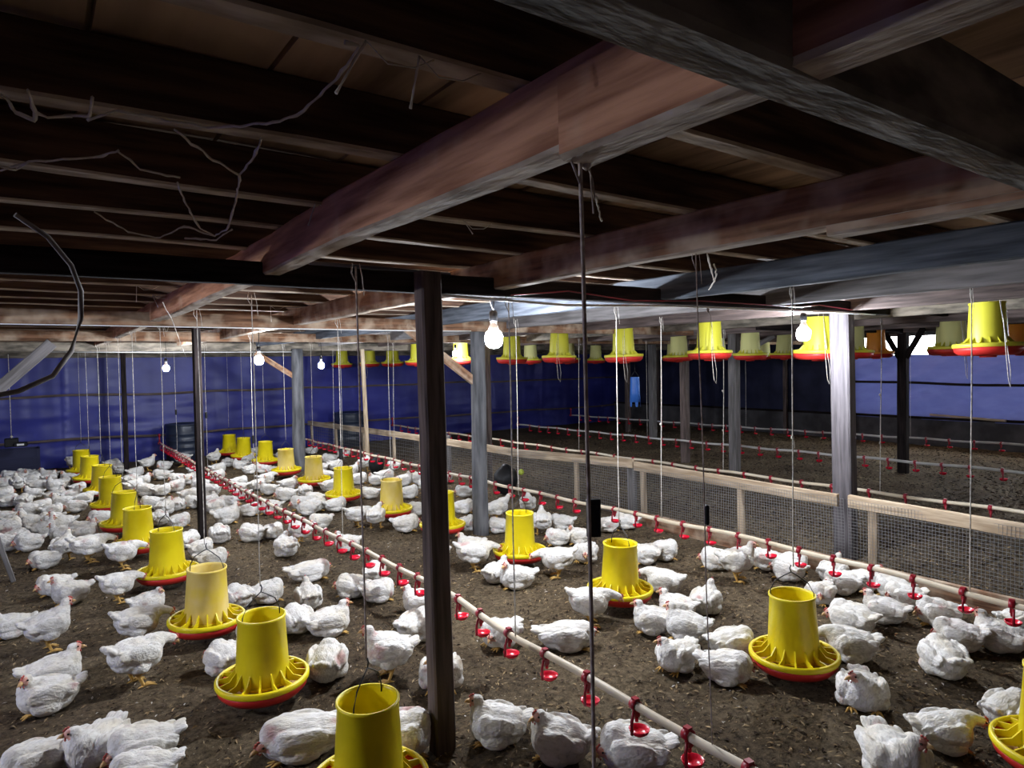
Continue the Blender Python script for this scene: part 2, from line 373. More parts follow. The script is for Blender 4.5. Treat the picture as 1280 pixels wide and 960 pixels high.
# long beams along Y
bx = [(-.35, 'wood', 'brown beam running lengthwise at the far left under the joists'),
      (.65, 'brown', 'long reddish brown beam running from the top right towards the far left'),
      (1.56, 'wood', 'brown beam with a lap joint, running lengthwise right of the reddish beam'),
      (2.55, 'bluegrey', 'blue grey beam running lengthwise above the hook of the hanging rope'),
      (3.42, 'grey', 'grey beam resting on top of the pale faced post'),
      (4.35, 'dark', 'dull grey lengthwise beam above the fence line'),
      (5.4, 'dusty', 'dusty lengthwise beam just beyond the fence, above the raised feeders'),
      (6.5, 'dark', 'dark lengthwise beam over the second row of raised feeders'),
      (7.6, 'dark', 'dark lengthwise beam resting on the slim posts of the empty pen'),
      (8.9, 'dark', 'dark lengthwise beam on the braced black post of the empty pen'),
      (10.4, 'dark', 'dark lengthwise beam nearest the right-hand wall')]
for x, m, lab in bx:
    hh = .115 if x != .65 else .12
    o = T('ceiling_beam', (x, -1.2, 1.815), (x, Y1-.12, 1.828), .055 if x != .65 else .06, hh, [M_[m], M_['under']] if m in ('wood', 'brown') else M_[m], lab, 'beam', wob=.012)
# lapped piece on beam two, step on the near end
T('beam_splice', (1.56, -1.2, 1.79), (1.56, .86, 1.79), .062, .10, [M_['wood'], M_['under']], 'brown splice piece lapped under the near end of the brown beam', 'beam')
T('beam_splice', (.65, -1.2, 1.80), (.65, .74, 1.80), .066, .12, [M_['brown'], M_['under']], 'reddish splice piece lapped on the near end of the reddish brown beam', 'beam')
# girders along X
T('girder', (X0+.05, .415, 1.795), (X1-.12, .415, 1.815), .07, .12, M_['dusty'], 'big dusty girder crossing the top right corner close to the camera', 'beam')
T('girder', (X0+.05, 2.27, 1.745), (4.86, 2.30, 1.79), .05, .075, M_['black'], 'blackened girder across the pen, resting behind the dark central post', 'beam')
T('girder', (4.7, 2.56, 1.845), (X1-.12, 2.6, 1.845), .05, .08, M_['black'], 'blackened girder over the empty pen right of the pale faced post', 'beam')
T('girder', (X0+.05, 4.83, 1.785), (5.9, 4.86, 1.785), .05, .09, M_['wood'], 'brown girder resting on the round grey tree trunk post', 'beam')
T('girder', (X0+.05, 7.2, 1.78), (X1-.12, 7.2, 1.78), .05, .09, M_['wood'], 'brown girder in the middle of the house between trunk posts', 'beam')
T('girder', (X0+.05, 9.6, 1.76), (X1-.12, 9.6, 1.76), .06, .11, M_['dusty'], 'dusty grey girder on the far trunk post near the blue wall', 'beam')
T('girder', (5.9, 4.03, 1.80), (X1-.12, 4.03, 1.80), .06, .09, M_['black'], 'blackened girder on top of the braced black post', 'beam')

# ------------------------------------------------------------------ posts
def post(x, y, z1, w, h, mat, label, lean=(0, 0), name='wooden_post', z0=-.05):
    return tag(timber(name, (x+lean[0], y+lean[1], z0), (x, y, z1), w, h, mat, wob=.006), label, 'post')
p548 = post(1.205, 2.215, 1.80, .085, .068, M_['dark'], 'dark square post standing in the centre foreground', lean=(.025, .005))
def reparent(ch, par):
    bpy.context.view_layer.update(); mw = ch.matrix_world.copy(); ch.parent = par; ch.matrix_parent_inverse = par.matrix_world.inverted()
post(4.74, 2.56, 1.90, .10, .14, M_['mauve'], 'grey post with a pale left face standing at the wire fence', lean=(.06, 0))
post(1.12, 6.08, 1.80, .06, .07, M_['black'], 'slim black post behind the left feeder row and its dusty tub')
post(1.06, 11.0, 1.80, .06, .06, M_['black'], 'thin black post standing far back near the blue wall at left')
def trunk(x, y, z1, r, label, s):
    bm = bmesh.new(); pts = []; rd = []
    for i in range(15):
        z = -.05+(z1+.05)*i/14; pts.append((.02*noise.noise((z, s, 0)), .02*noise.noise((z, s, 5)), z)); rd.append(r*(1.05-.12*i/14+.05*noise.noise((z*3, s, 2))))
    tube(bm, pts, rd, 14)
    return tag(obj('tree_trunk_post', bm, M_['trunkw'], loc=(x, y, 0), smooth=True), label, 'post')
t600 = trunk(3.10, 4.84, 1.735, .066, 'round grey tree trunk post beside the brightest lamp', 3.)
t375 = trunk(3.07, 9.55, 1.73, .085, 'round grey tree trunk post standing far back between the feeders', 8.)
for par, p, q in ((t600, (2.42, 4.84, 1.77), (3.07, 4.84, 1.31)), (t375, (2.5, 9.55, 1.68), (3.04, 9.55, 1.33))):
    b_ = timber('brace', p, q, .04, .07, M_['wood']); reparent(b_, par)
p617 = post(4.62, 7.03, 1.80, .10, .09, M_['dark'], 'dark post with pale side standing at the fence behind the trunk post')
b_ = timber('facing_board', (4.56, 7.0, .05), (4.55, 7.0, 1.6), .03, .06, M_['pale']); reparent(b_, p617)
post(3.95, 9.3, 1.72, .05, .05, M_['pale'], 'pale raw timber post rising from the far end of the fence', lean=(.05, 0))
post(7.69, 6.47, 1.8, .10, .11, M_['dark'], 'dark post in the empty pen behind the raised feeders')
p917 = post(7.45, 5.45, 1.8, .11, .12, M_['grey'], 'grey post in the empty pen behind the long white rope')
b_ = timber('brace', (7.46, 5.44, 1.50), (7.95, 5.2, 1.77), .04, .06, M_['grey']); reparent(b_, p917)
post(9.6, 8.85, 1.8, .12, .12, M_['grey'], 'dim grey post far back in the empty pen near the right wall')
post(10.2, 10.1, 1.8, .10, .10, M_['dark'], 'dark post far back in the empty pen near the corner')
post(11.9, 6.3, 1.95, .14, .14, M_['dark'], 'dark corner post where the pale tarpaulin begins')
p1130 = post(8.93, 4.03, 1.78, .10, .11, M_['black'], 'black post with two diagonal braces before the pale tarpaulin')
for dy in (-.42, .42):
    b_ = timber('brace', (8.93+dy*.55, 4.03+dy*.8, 1.80), (8.93, 4.03+dy*.1, 1.46), .05, .06, M_['black']); reparent(b_, p1130)
for yy in (7.6, 10.9): post(12.0, yy, 1.95, .06, .07, M_['dark'], 'slim dark upright against the dark right wall, %s' % ('nearer the pale tarpaulin' if yy < 9 else 'nearer the far corner'))
pl = timber('brace', (.13, 6.2, 1.68), (-.50, 6.2, 1.04), .05, .085, M_['grey'])
tag(pl, 'diagonal grey brace plank at the left edge below the ceiling', 'brace')
p_ = floor_at(17, 726); r_s = ray(-10, 655); q_ = Vector(r_s)*(p_.x*zf[0]+p_.y*zf[1]+(p_.z-H)*zf[2])+Vector((0, 0, H))
pl = timber('leaning_stick', (p_.x, p_.y, -.01), q_, .03, .05, M_['grey'])
tag(pl, 'short grey stick leaning out of the litter at the left edge', 'stick')

# ------------------------------------------------------------------ fence
fe = empty('wire_fence', (4.55, 2.4, 0)); tag(fe, 'low fence of pale rails and grey wire netting between the full and the empty pen', 'fence')
def FT(name, a, b, w, h, mat): reparent(timber(name, a, b, w, h, mat), fe)
FX = [(12.25, 4.12), (8.6, 4.42), (6.4, 4.50), (4.45, 4.52), (2.45, 4.58), (.75, 4.50)]
def fx(y):
    for (ya, xa), (yb, xb) in zip(FX, FX[1:]):
        if yb <= y <= ya: return xa+(xb-xa)*(ya-y)/(ya-yb)
    return FX[-1][1]
for (ya, yb, za, zb, m) in ((12.25, 9.3, .49, .49, 'pale'), (9.3, 6.3, .49, .485, 'pale'), (6.3, 4.42, .475, .55, 'pale'), (4.40, 2.50, .535, .50, 'pale'), (2.42, .75, .505, .50, 'pale')):
    FT('rail', (fx(ya), ya, za-.04), (fx(yb), yb, zb-.04), .035, .085, M_[m])
for y, m, wd in ((12.2, 'pale', .05), (11.2, 'pale', .05), (10.2, 'pale', .05), (9.25, 'pale', .05), (8.5, 'pale', .045), (7.75, 'grey', .06), (5.25, 'pale', .05), (4.47, 'grey', .10), (4.33, 'pale', .05), (3.3, 'pale', .055), (2.27, 'pale', .06), (1.2, 'pale', .055)):
    FT('fence_post', (fx(y)+.01+.03, y, -.04), (fx(y)+.03, y, .49 if m != 'grey' else .53), .035, wd, M_[m])
FT('foot_board', (4.40, 4.3, .05), (4.36, .75, .06), .03, .12, M_['wood'])
def net_bm(ya, yb, z0, z1, cell, th):
    bm = bmesh.new(); n = int((ya-yb)/cell)
    def P(y, z): return Vector((fx(y)-.02+.012*noise.noise((y*2.3, z*3, 0))+.02*noise.noise((y*.8, z*2, 3)), y, z))
    for i in range(n+1):
        y = ya-(ya-yb)*i/n; jy = .006*noise.noise((y*9, 0, 0)); tube(bm, [P(y+jy, z0+(z1-z0)*k/4) for k in range(5)], th, 3, caps=False)
    m = int((z1-z0)/cell)
    for j in range(m+1):
        z = z0+(z1-z0)*j/m; tube(bm, [P(ya-(ya-yb)*i/24, z+.004*noise.noise((i, j, 0))) for i in range(25)], th, 3, caps=False)
    return bm
for ya, yb, cell, th in ((8.6, 6.4, .03, .0016), (6.4, 4.47, .026, .0016), (4.4, 2.45, .021, .0013), (2.42, .76, .021, .0012), (12.2, 8.6, .05, .0018)):
    nt_ = obj('netting', net_bm(ya, yb, .02, .48, cell, th), M_['netting']); nt_.parent = fe; nt_.matrix_parent_inverse = Matrix.Translation((-4.55, -2.4, 0))

# ------------------------------------------------------------------ drinker lines
def dr_parts():
    bm = bmesh.new()
    r = lathe(bm, [(.0165, -.013), (.0195, -.013), (.0195, .013), (.0165, .013)], 12); bmesh.ops.rotate(bm, verts=bm.verts, cent=(0, 0, 0), matrix=Matrix.Rotation(PI/2, 3, 'X'))
    box(bm, (0, 0, .020), (.020, .022, .008)); box(bm, (.004, 0, -.027), (.020, .017, .026))
    tube(bm, [(.006, 0, -.03), (.006, 0, -.058)], [.009, .006], 8)                       # nipple
    tube(bm, [(-.012, -.008, -.018), (-.020, -.008, -.05), (-.018, -.008, -.095)], [.006, .0055, .006], 6)   # drop arm
    a = bm
    bm = bmesh.new()
    lathe(bm, [(.002, -.104), (.020, -.103), (.031, -.094), (.036, -.082), (.034, -.082), (.028, -.091), (.016, -.097), (.002, -.098)], 20, c=(.014, -.004, 0))
    return a, bm
pa, pb = dr_parts()
proto_dr = obj('nipple_drinker', pa, M_['clamp']); proto_cup = obj('drip_cup', pb, M_['cup'], proto_dr, smooth=True)
first = [True]
def drinker_line(pts, ys, mat, label, r=.0145, z=None, head=True):
    """pts: (x,y,z) polyline along Y from near to far"""
    base = Vector(pts[0]); root = empty('drinker_line', base); tag(root, label, 'drinker line', 'nipple drinker lines')
    def at(y):
        for p, q in zip(pts, pts[1:]):
            if p[1] <= y <= q[1]:
                t = (y-p[1])/(q[1]-p[1]); return Vector(p).lerp(Vector(q), t)
        return Vector(pts[-1])
    y0, y1 = pts[0][1], pts[-1][1]; n = 60
    bm = bmesh.new(); tube(bm, [at(y0+(y1-y0)*i/n)+Vector((0, 0, .006*math.sin(i*1.1)))-base for i in range(n+1)], r, 10); obj('pipe', bm, mat, root)
    bm = bmesh.new(); e = at(y1)-base; tube(bm, [e+Vector((0, -.03, 0)), e+Vector((0, .03, 0))], .024, 10); tube(bm, [e, e+Vector((0, 0, .12))], .012, 8); ball(bm, e+Vector((0, 0, .13)), .022)
    obj('end_cap', bm, M_['clamp'], root)
    for y in ys:
        d = proto_dr if first[0] else copy_tree(proto_dr, root); first[0] = False
        d.parent = root; d.location = at(y)-base+Vector((0, 0, .0)); d.rotation_euler = (0, random.uniform(-.06, .06), random.uniform(-.25, .25))
    return root, at
def seq(a, b, s): return [a+s*i+random.uniform(-.012, .012) for i in range(int((b-a)/s)+1)]
LA, atA = drinker_line([(1.605, .55, .30), (1.612, 1.2, .30), (1.625, 2.3, .30), (1.675, 2.9, .305), (1.68, 3.4, .30), (1.61, 6.3, .30), (1.61, 11.9, .31)],
   [.93, 1.14, 1.36, 1.585, 1.83, 2.08, 2.34]+seq(2.60, 11.8, .222), M_['pvc'], 'cream pipe drinker line with red cups running through the flock on the left')
LB, atB = drinker_line([(3.66, .5, .30), (3.66, 1.2, .30), (3.75, 2.5, .30), (3.63, 5.1, .30), (3.59, 11.0, .30)],
   seq(.72, 10.8, .222), M_['pvc'], 'cream pipe drinker line with red cups running beside the wire fence')
LC, atC = drinker_line([(5.70, .6, .34), (5.69, 3.8, .33), (5.64, 11.9, .33)], seq(.75, 11.6, .3), M_['pvc'], 'pale drinker line in the empty pen just beyond the wire fence')
LD, atD = drinker_line([(7.8, .8, .33), (7.72, 2.4, .33), (7.48, 6.4, .33), (7.40, 10.2, .33)], seq(1.0, 10.0, .26), M_['pvcg'], 'grey drinker line across the middle of the empty pen')
LE, atE = drinker_line([(10.25, 1.2, .33), (10.1, 3.1, .33), (9.76, 6.5, .33), (9.56, 11.2, .33)], seq(1.4, 11.0, .28), M_['pvcg'], 'grey drinker line at the back of the empty pen near the low wall')

# ------------------------------------------------------------------ feeders
def feeder(hop, ring, label, group, full=True):
    root = empty('poultry_feeder'); tag(root, label, 'feeder', group)
    bm = bmesh.new()      # tub
    lathe(bm, [(.122, .055), (.1205, .07), (.1045, .335), (.109, .338), (.109, .348), (.1015, .348), (.100, .335), (.116, .06)], 40)
    obj('hopper', bm, M_[hop], root, smooth=True)
    bm = bmesh.new()      # grill ring with fins
    lathe(bm, [(.205, .052), (.209, .058), (.209, .074), (.203, .079), (.192, .077), (.190, .070), (.196, .058), (.205, .052)], 48)
    lathe(bm, [(.121, .052), (.128, .052), (.127, .064), (.120, .064), (.121, .052)], 40)
    for k in range(16):
        a = 2*PI*k/16+.1; ca, sa = math.cos(a), math.sin(a); nx, ny = -sa*.003, ca*.003
        P = [(.119, .056), (.196, .058), (.196, .076), (.150, .084), (.118, .120)]
        l = [bm.verts.new((r*ca+nx, r*sa+ny, z)) for r, z in P]; q = [bm.verts.new((r*ca-nx, r*sa-ny, z)) for r, z in P]
        bm.faces.new(l); bm.faces.new(q[::-1])
        for i in range(5): bm.faces.new((l[i], q[i], q[(i+1) % 5], l[(i+1) % 5]))
    bmesh.ops.recalc_face_normals(bm, faces=bm.faces)
    obj('feed_grill', bm, M_[ring], root)
    bm = bmesh.new()
    rg = lathe(bm, [(.001, -.004), (.14, -.002), (.176, .006), (.196, .026), (.204, .054), (.198, .054), (.185, .038), (.16, .022), (.001, .016)], 44)
    tube(bm, [(0, 0, -.014), (0, 0, .012)], .05, 16)
    obj('pan', bm, M_['redpan'], root, smooth=True)
    bm = bmesh.new(); rg = lathe(bm, [(.001, .045), (.10, .044), (.15, .038), (.188, .036)], 36)
    for rr in rg:
        for v in rr: v.co.z += .006*noise.noise(v.co*30)
    obj('feed', bm, M_['feed'], root, smooth=True)
    bm = bmesh.new()
    tube(bm, [(-.100, 0, .325), (-.098, 0, .36), (-.075, 0, .405), (-.03, 0, .435), (0, 0, .452), (.03, 0, .435), (.075, 0, .405), (.098, 0, .36), (.100, 0, .325)], .0028, 6)
    tube(bm, [(0, 0, .45), (.006, 0, .47), (0, 0, .485)], .003, 6)
    obj('wire_hanger', bm, M_['wire'], root)
    return root
protoY = feeder('yellow', 'yellow', 'x', None)
protoD = feeder('dustyyellow', 'yellow', 'x', None)
protoL = feeder('lime', 'lime', 'x', None)
protoF = feeder('lime2', 'lime', 'x', None)
protoO = feeder('orange', 'orange', 'x', None)
used = set()
FEED = []
def put_feeder(proto, x, y, z, label, group, rz=None, tilt=(0, 0)):
    if proto.name in used: o = copy_tree(proto)
    else: o = proto; used.add(proto.name)
    o.location = (x, y, z); o.scale = (.93, .93, .965); o.rotation_euler = (tilt[0], tilt[1], random.uniform(0, PI) if rz is None else rz); tag(o, label, 'feeder', group)
    if z < .5: FEED.append((x, y))
    return o
GF = 'hanging yellow feeders on the left'; GR = 'hanging yellow feeders between the drinker lines'
GC = 'feeders raised under the ceiling'
ZF = .052
leftrow = [(.845, 2.02, 'Y', 'yellow tub feeder cut off by the bottom edge of the photo'),
 (.775, 2.99, 'Y', 'bright yellow tub feeder with red pan, nearest complete one at left'),
 (.727, 3.90, 'D', 'dusty pale yellow tub feeder, just behind the nearest complete left feeder'),
 (.70, 5.00, 'Y', 'yellow feeder with three birds eating at its left side, behind the dusty left tub'),
 (.64, 5.97, 'Y', 'yellow feeder of the left row, third one behind the dusty tub counting the next as second'),
 (.625, 6.85, 'Y', 'yellow feeder of the left row, sixth from the bottom edge'),
 (.622, 7.95, 'Y', 'yellow feeder of the left row, seventh from the bottom edge'),
 (.615, 9.0, 'Y', 'yellow feeder of the left row, third from the blue wall'),
 (.56, 10.1, 'Y', 'yellow feeder of the left row, second from the blue wall'),
 (.52, 10.95, 'Y', 'yellow feeder of the left row, last one beside the blue wall')]
leftrow[4] = leftrow[4][:3]+('yellow feeder of the left row, fifth from the bottom edge',)
PR = dict(Y=protoY, D=protoD, L=protoL, F=protoF, O=protoO)
for x, y, k, lab in leftrow: put_feeder(PR[k], x, y, ZF, lab, GF, tilt=(random.uniform(-.02, .02), random.uniform(-.03, .03)))
rightrow = [(2.80, .765, 'Y', 'yellow feeder cut off by the right edge at the bottom corner'),
 (2.786, 1.73, 'Y', 'large bright yellow tub feeder with red pan at right before the resting birds'),
 (2.80, 2.86, 'Y', 'bright yellow feeder beside the black rope clip, a white hen eating at its left'),
 (2.825, 3.90, 'Y', 'bright yellow feeder just right of the round grey trunk post'),
 (2.79, 4.96, 'Y', 'yellow feeder half hidden behind the dark central post'),
 (2.735, 5.83, 'D', 'dusty pale yellow feeder left of the dark central post'),
 (2.67, 6.87, 'Y', 'yellow feeder with broad red pan, left of the dusty one by the central post'),
 (2.74, 8.0, 'D', 'dusty yellow feeder directly right of the far grey trunk post'),
 (2.72, 9.02, 'D', 'pale yellow feeder directly left of the far grey trunk post'),
 (2.77, 10.2, 'Y', 'yellow feeder third from the blue wall between the drinker lines'),
 (2.66, 11.0, 'Y', 'yellow feeder second from the blue wall between the drinker lines'),
 (2.61, 11.7, 'Y', 'small looking yellow feeder closest to the blue wall between the drinker lines')]
for x, y, k, lab in rightrow: put_feeder(PR[k], x, y, ZF, lab, GR, tilt=(random.uniform(-.02, .02), random.uniform(-.03, .03)))
ZR = 1.46
raised = [(4.98, 1.73, 'L', 'bright lime yellow feeder raised high at the right edge, largest of the raised ones'),
 (5.08, 2.93, 'L', 'lime yellow feeder raised behind the lit bulb and the pale faced post'),
 (4.85, 3.80, 'L', 'lime yellow raised feeder right of the blue plastic sleeve, red pan seen from below'),
 (4.80, 4.80, 'L', 'lime yellow raised feeder directly above the blue plastic sleeve'),
 (4.75, 5.75, 'L', 'lime yellow raised feeder left of the thick near rope'),
 (4.80, 6.72, 'L', 'raised feeder glowing just below right of the brightest bulb'),
 (4.85, 8.0, 'L', 'small raised feeder beside the diagonal brace of the round trunk post'),
 (4.9, 9.4, 'L', 'raised yellow feeder half hidden at the left side of the dark central post'),
 (4.98, 10.45, 'L', 'raised yellow feeder against the blue wall, next left of the central post one'),
 (4.95, 11.35, 'L', 'raised yellow feeder against the blue wall, third left of the central post'),
 (4.65, 11.9, 'L', 'raised yellow feeder partly behind the pale fence post, farthest left'),
 (6.7, 2.60, 'F', 'faded yellow raised feeder partly behind the largest raised one'),
 (6.7, 3.5, 'F', 'faded raised feeder just right of the pale faced post'),
 (6.7, 4.68, 'F', 'faded yellow raised feeder below the diagonal brace, left of the lit bulb'),
 (6.7, 5.72, 'F', 'faded yellow raised feeder left of the big red panned raised feeder'),
 (6.75, 6.7, 'F', 'faded raised feeder hidden behind the one above the blue sleeve'),
 (6.7, 7.9, 'F', 'faded raised feeder close behind the one left of the thick rope'),
 (6.7, 8.85, 'F', 'pale raised feeder in the lamp haze beside the brightest bulb'),
 (8.7, 3.45, 'F', 'brownish raised feeder seen low between the two big ones at right'),
 (8.3, 4.05, 'O', 'orange raised feeder left of the braced black post'),
 (8.5, 2.66, 'O', 'orange raised feeder cut off by the right edge of the photo'),
 (8.5, 5.4, 'F', 'pale raised feeder hanging left of the lit bulb'),
 (10.5, 6.2, 'F', 'small dim raised feeder behind the lit bulb'),
 (10.4, 7.0, 'F', 'small dim raised feeder under the diagonal brace'),
 (8.65, 6.6, 'F', 'small yellow raised feeder below the big red panned one'),
 (8.65, 7.5, 'F', 'small raised feeder below and left of the big red panned one'),
 (8.7, 9.45, 'F', 'small dim raised feeder right of the thick near rope')]
rroot = []
for x, y, k, lab in raised:
    rroot.append(put_feeder(PR[k], x, y, ZR+random.uniform(-.015, .015), lab, GC, tilt=(random.uniform(-.03, .03), random.uniform(-.03, .03))))

# ------------------------------------------------------------------ ropes
def hang(x, y, z0, z1, label, group=None, r=.003, mat='rope', knot=None, lean=(0, 0)):
    n = 14; pts = []
    for i in range(n+1):
        t = i/n; z = z1+(z0-z1)*t
        pts.append((x+lean[0]*(1-t)+.004*noise.noise((z*2, x*9, y)), y+lean[1]*(1-t)+.004*noise.noise((z*2, x*9, y+7)), z))
    o = rope(pts, r, M_[mat]); tag(o, label, 'rope', group)
    o0 = Vector(pts[0])
    if knot:
        bm = bmesh.new()
        for kz in knot:
            ball(bm, Vector((x, y, kz))-o0, (r*2.6, r*2.6, r*3.4), sub=1)
            tube(bm, [Vector((x, y, kz))-o0, Vector((x+.012, y, kz-.02))-o0, Vector((x+.016, y, kz-.05))-o0], r*.5, 4)
        obj('knot', bm, M_[mat], o)
    bm = bmesh.new(); zt = z1
    tube(bm, [Vector((pts[0][0]-.012, pts[0][1], zt+.01))-o0, Vector((pts[0][0]-.016, pts[0][1], zt-.02))-o0, Vector((pts[0][0], pts[0][1], zt-.05))-o0], r*.8, 4)
    tube(bm, [Vector((pts[0][0]+.012, pts[0][1], zt+.01))-o0, Vector((pts[0][0]+.02, pts[0][1], zt-.03))-o0, Vector((pts[0][0]+.025, pts[0][1], zt-.09))-o0], r*.5, 4)
    obj('tied_loop', bm, M_[mat], o)
    return o
GL = 'ropes of the left feeder row'; GM = 'ropes of the feeders between the drinker lines'
names_l = ['leading down to the feeder cut off by the bottom edge', 'leading down to the nearest complete left feeder', 'leading down to the dusty left tub',
  'leading down to the fourth feeder of the left row', 'leading down to the fifth feeder of the left row', 'leading down to the sixth feeder of the left row']
for i, (x, y, k, lab) in enumerate(leftrow):
    l = ('thin brown rope '+names_l[i]) if i < 6 else 'thin rope above one of the farthest feeders of the left row'
    hang(x, y, ZF+.46, 1.77, l, GL if i >= 6 else None, .0032 if i < 1 else .0021, 'rope_d' if i == 0 else 'rope')
names_r = [None, 'white rope from a hook down to the large right feeder', 'thin rope down to the feeder beside the black rope clip', 'thin rope down to the feeder right of the trunk post', 'white rope beside the dark central post', 'thin rope down to the dusty feeder left of the central post']
for i, (x, y, k, lab) in enumerate(rightrow):
    l = (names_r[i] or 'thin rope above the feeder at the bottom right corner') if i < 6 else 'thin rope above one of the far feeders between the drinker lines'
    hang(x, y, ZF+.46, 1.77, l, GM if i >= 6 else None, .003 if i < 3 else .0022, 'rope', [1.1] if i == 1 else None)
# near rope with the black clip
n1 = hang(.664, .735, .55, 1.76, 'thick brown rope hanging close to the camera, black clip on it', None, .0032, 'rope_d', [1.74], lean=(-.01, 0))
def clip(ropeo, x, y, z, s, rz=.6):
    bm = bmesh.new(); wv, tv, hv = .021*s, .008*s, .056*s
    box(bm, (0, 0, 0), (wv, tv, hv)); box(bm, (-wv*.35, 0, 0), (wv*.22, tv*1.5, hv*.9)); box(bm, (wv*.35, 0, -hv*.1), (wv*.2, tv*1.5, hv*.7)); box(bm, (0, -tv*.4, hv*.3), (wv*.5, tv*.8, hv*.12))
    bmesh.ops.bevel(bm, geom=bm.edges[:], offset=.0012*s, segments=1, affect='EDGES')
    bmesh.ops.rotate(bm, verts=bm.verts, cent=(0, 0, 0), matrix=Matrix.Rotation(rz, 3, 'Z'))
    bmesh.ops.translate(bm, verts=bm.verts, vec=Vector((x, y, z))-ropeo.location)
    obj('rope_clip', bm, M_['blackp'], ropeo)
clip(n1, .668, .735, 1.222, 1., -.6)
n2 = hang(1.615, 1.27, .30, 1.765, 'brown rope from the brown beam to the left drinker line, small black clip on it', None, .002, 'rope_d', [1.6], lean=(-.05, 0))
clip(n2, 1.60, 1.27, 1.0, 1.05, .9)
n3 = hang(1.62, 2.28, .31, 1.72, 'thin rope from the blackened girder to the left drinker line near the central post', None, .003)
for y, l in ((1.35, 'long white rope down to the fence side drinker line at the right'), (3.35, 'white rope down to the fence side drinker line, ahead of the grey fence post'), (5.6, 'thin white rope down to the fence side drinker line behind the trunk post'),
             (7.6, 'thin rope down to the fence side drinker line beyond the trunk post'), (9.6, 'thin rope down to the fence side drinker line near the pale post')):
    p = atB(y); hang(p.x, p.y, .31, 1.77, l, None, .003 if y < 4 else .0022, 'rope', [1.0] if y == 3.35 else None, lean=(.02, 0))
for y in (4.3, 6.3, 8.3, 10.3):
    p = atA(y); o = hang(p.x, p.y, .31, 1.77, 'thin rope down to the far part of the left drinker line', 'ropes of the left drinker line', .002)
    clip(o, p.x, p.y, .8+.06*(y % 3), 1.3)
for y, l in ((2.75, 'white knotted rope right of the pale raised feeders, down to the empty pen'), (4.3, 'white rope before the grey post of the empty pen'), (6.5, 'thin white rope right of the thick near rope, down to the empty pen'), (8.8, 'thin rope beside the lamp haze, down to the empty pen')):
    p = atC(y); hang(p.x, p.y, .34, 1.77, l, None, .0035, 'rope', [1.15, .75] if y < 5 else None, lean=(.03, 0))
for y in (2.0, 4.7, 7.0): p = atD(y); hang(p.x, p.y, .34, 1.77, 'thin grey rope down to the middle drinker line of the empty pen', 'ropes of the middle drinker line', .0025)
for y in (2.4, 4.4, 6.9): p = atE(y); hang(p.x, p.y, .34, 1.77, 'thin grey rope down to the last drinker line by the low wall', 'ropes of the last drinker line', .0025)
# loops of rope left hanging from the raised feeders
bpy.context.view_layer.update()
for i in (0, 1, 2, 3, 4, 9, 11):
    x, y, k, lab = raised[i]
    pts = [(x+.02, y, ZR+.48), (x-.09, y-.09, ZR+.40), (x-.14, y-.13, ZR+.2), (x-.155, y-.15, ZR-.02), (x-.15, y-.16, ZR-.16), (x-.12, y-.16, ZR-.2), (x-.105, y-.155, ZR-.1), (x-.13, y-.14, ZR+.1), (x-.06, y-.07, ZR+.42)]
    o = rope(pts, .0022, M_['rope'], 'looped_cord'); reparent(o, rroot[i])
for i, (x, y, k, lab) in enumerate(raised):
    o = rope([(x, y, ZR+.47), (x+.01, y, 1.72), (x, y, 1.88)], .003, M_['rope'], 'hanging_rope'); tag(o, 'short tether tying a raised feeder up to the ceiling', 'rope', 'tethers of the raised feeders')

# ------------------------------------------------------------------ bulbs and cables
def bulb(x, y, z, ztop, label, s=1.):
    root = empty('light_bulb', (x, y, z)); tag(root, label, 'light bulb', 'white lamps under the ceiling')
    bm = bmesh.new(); lathe(bm, [(.002, -.052), (.022, -.049), (.038, -.036), (.044, -.015), (.044, .008), (.038, .026), (.030, .034)], 14)
    for v in bm.verts: v.co *= s
    obj('globe', bm, M_['glow'], root, smooth=True)
    bm = bmesh.new(); lathe(bm, [(.030, .034), (.022, .06), (.017, .065), (.017, .085)], 12)
    for v in bm.verts: v.co *= s
    obj('bulb_neck', bm, M_['whitep'], root, smooth=True)
    bm = bmesh.new(); lathe(bm, [(.019, .083), (.021, .088), (.021, .125), (.014, .135), (.004, .137)], 12)
    for v in bm.verts: v.co *= s
    tube(bm, [(0, 0, .13*s), (.004, 0, (.13*s+ztop-z)/2), (0, 0, ztop-z)], .003, 6)
    obj('lamp_socket', bm, M_['blackp'], root, smooth=True)
bulb(4.16, 2.50, 1.625, 1.77, 'lit white bulb hanging from the girder end left of the pale faced post')
bulb(2.06, 3.05, 1.60, 1.84, 'brightest lit white bulb at the centre above the flock', 1.1)
bulb(4.55, 7.65, 1.62, 1.80, 'small lit bulb left of the brightest one', .82)
bulb(1.52, 5.7, 1.53, 1.80, 'lit bulb at left centre, right of the slim black post', .82)
bulb(1.30, 8.9, 1.49, 1.80, 'small far lit bulb left of the slim black post before the blue wall', .82)
bulb(-1.95, 3.0, 1.66, 1.86, 'lit bulb left of the picture over the dim side of the flock', 1.05)
bulb(2.90, 8.1, 1.49, 1.80, 'small far lit bulb right of the far grey trunk post', .82)
def cable(pts, r, mat, label, name='electric_cable'): return tag(rope(pts, r, M_[mat], name), label, 'cable')
cable([(1.25, 2.235, 1.72), (1.9, 2.24, 1.705), (2.6, 2.25, 1.728), (3.4, 2.25, 1.735), (4.2, 2.26, 1.745), (4.7, 2.30, 1.75)], .006, 'whitep', 'white cable pinned along the underside of the blackened girder')
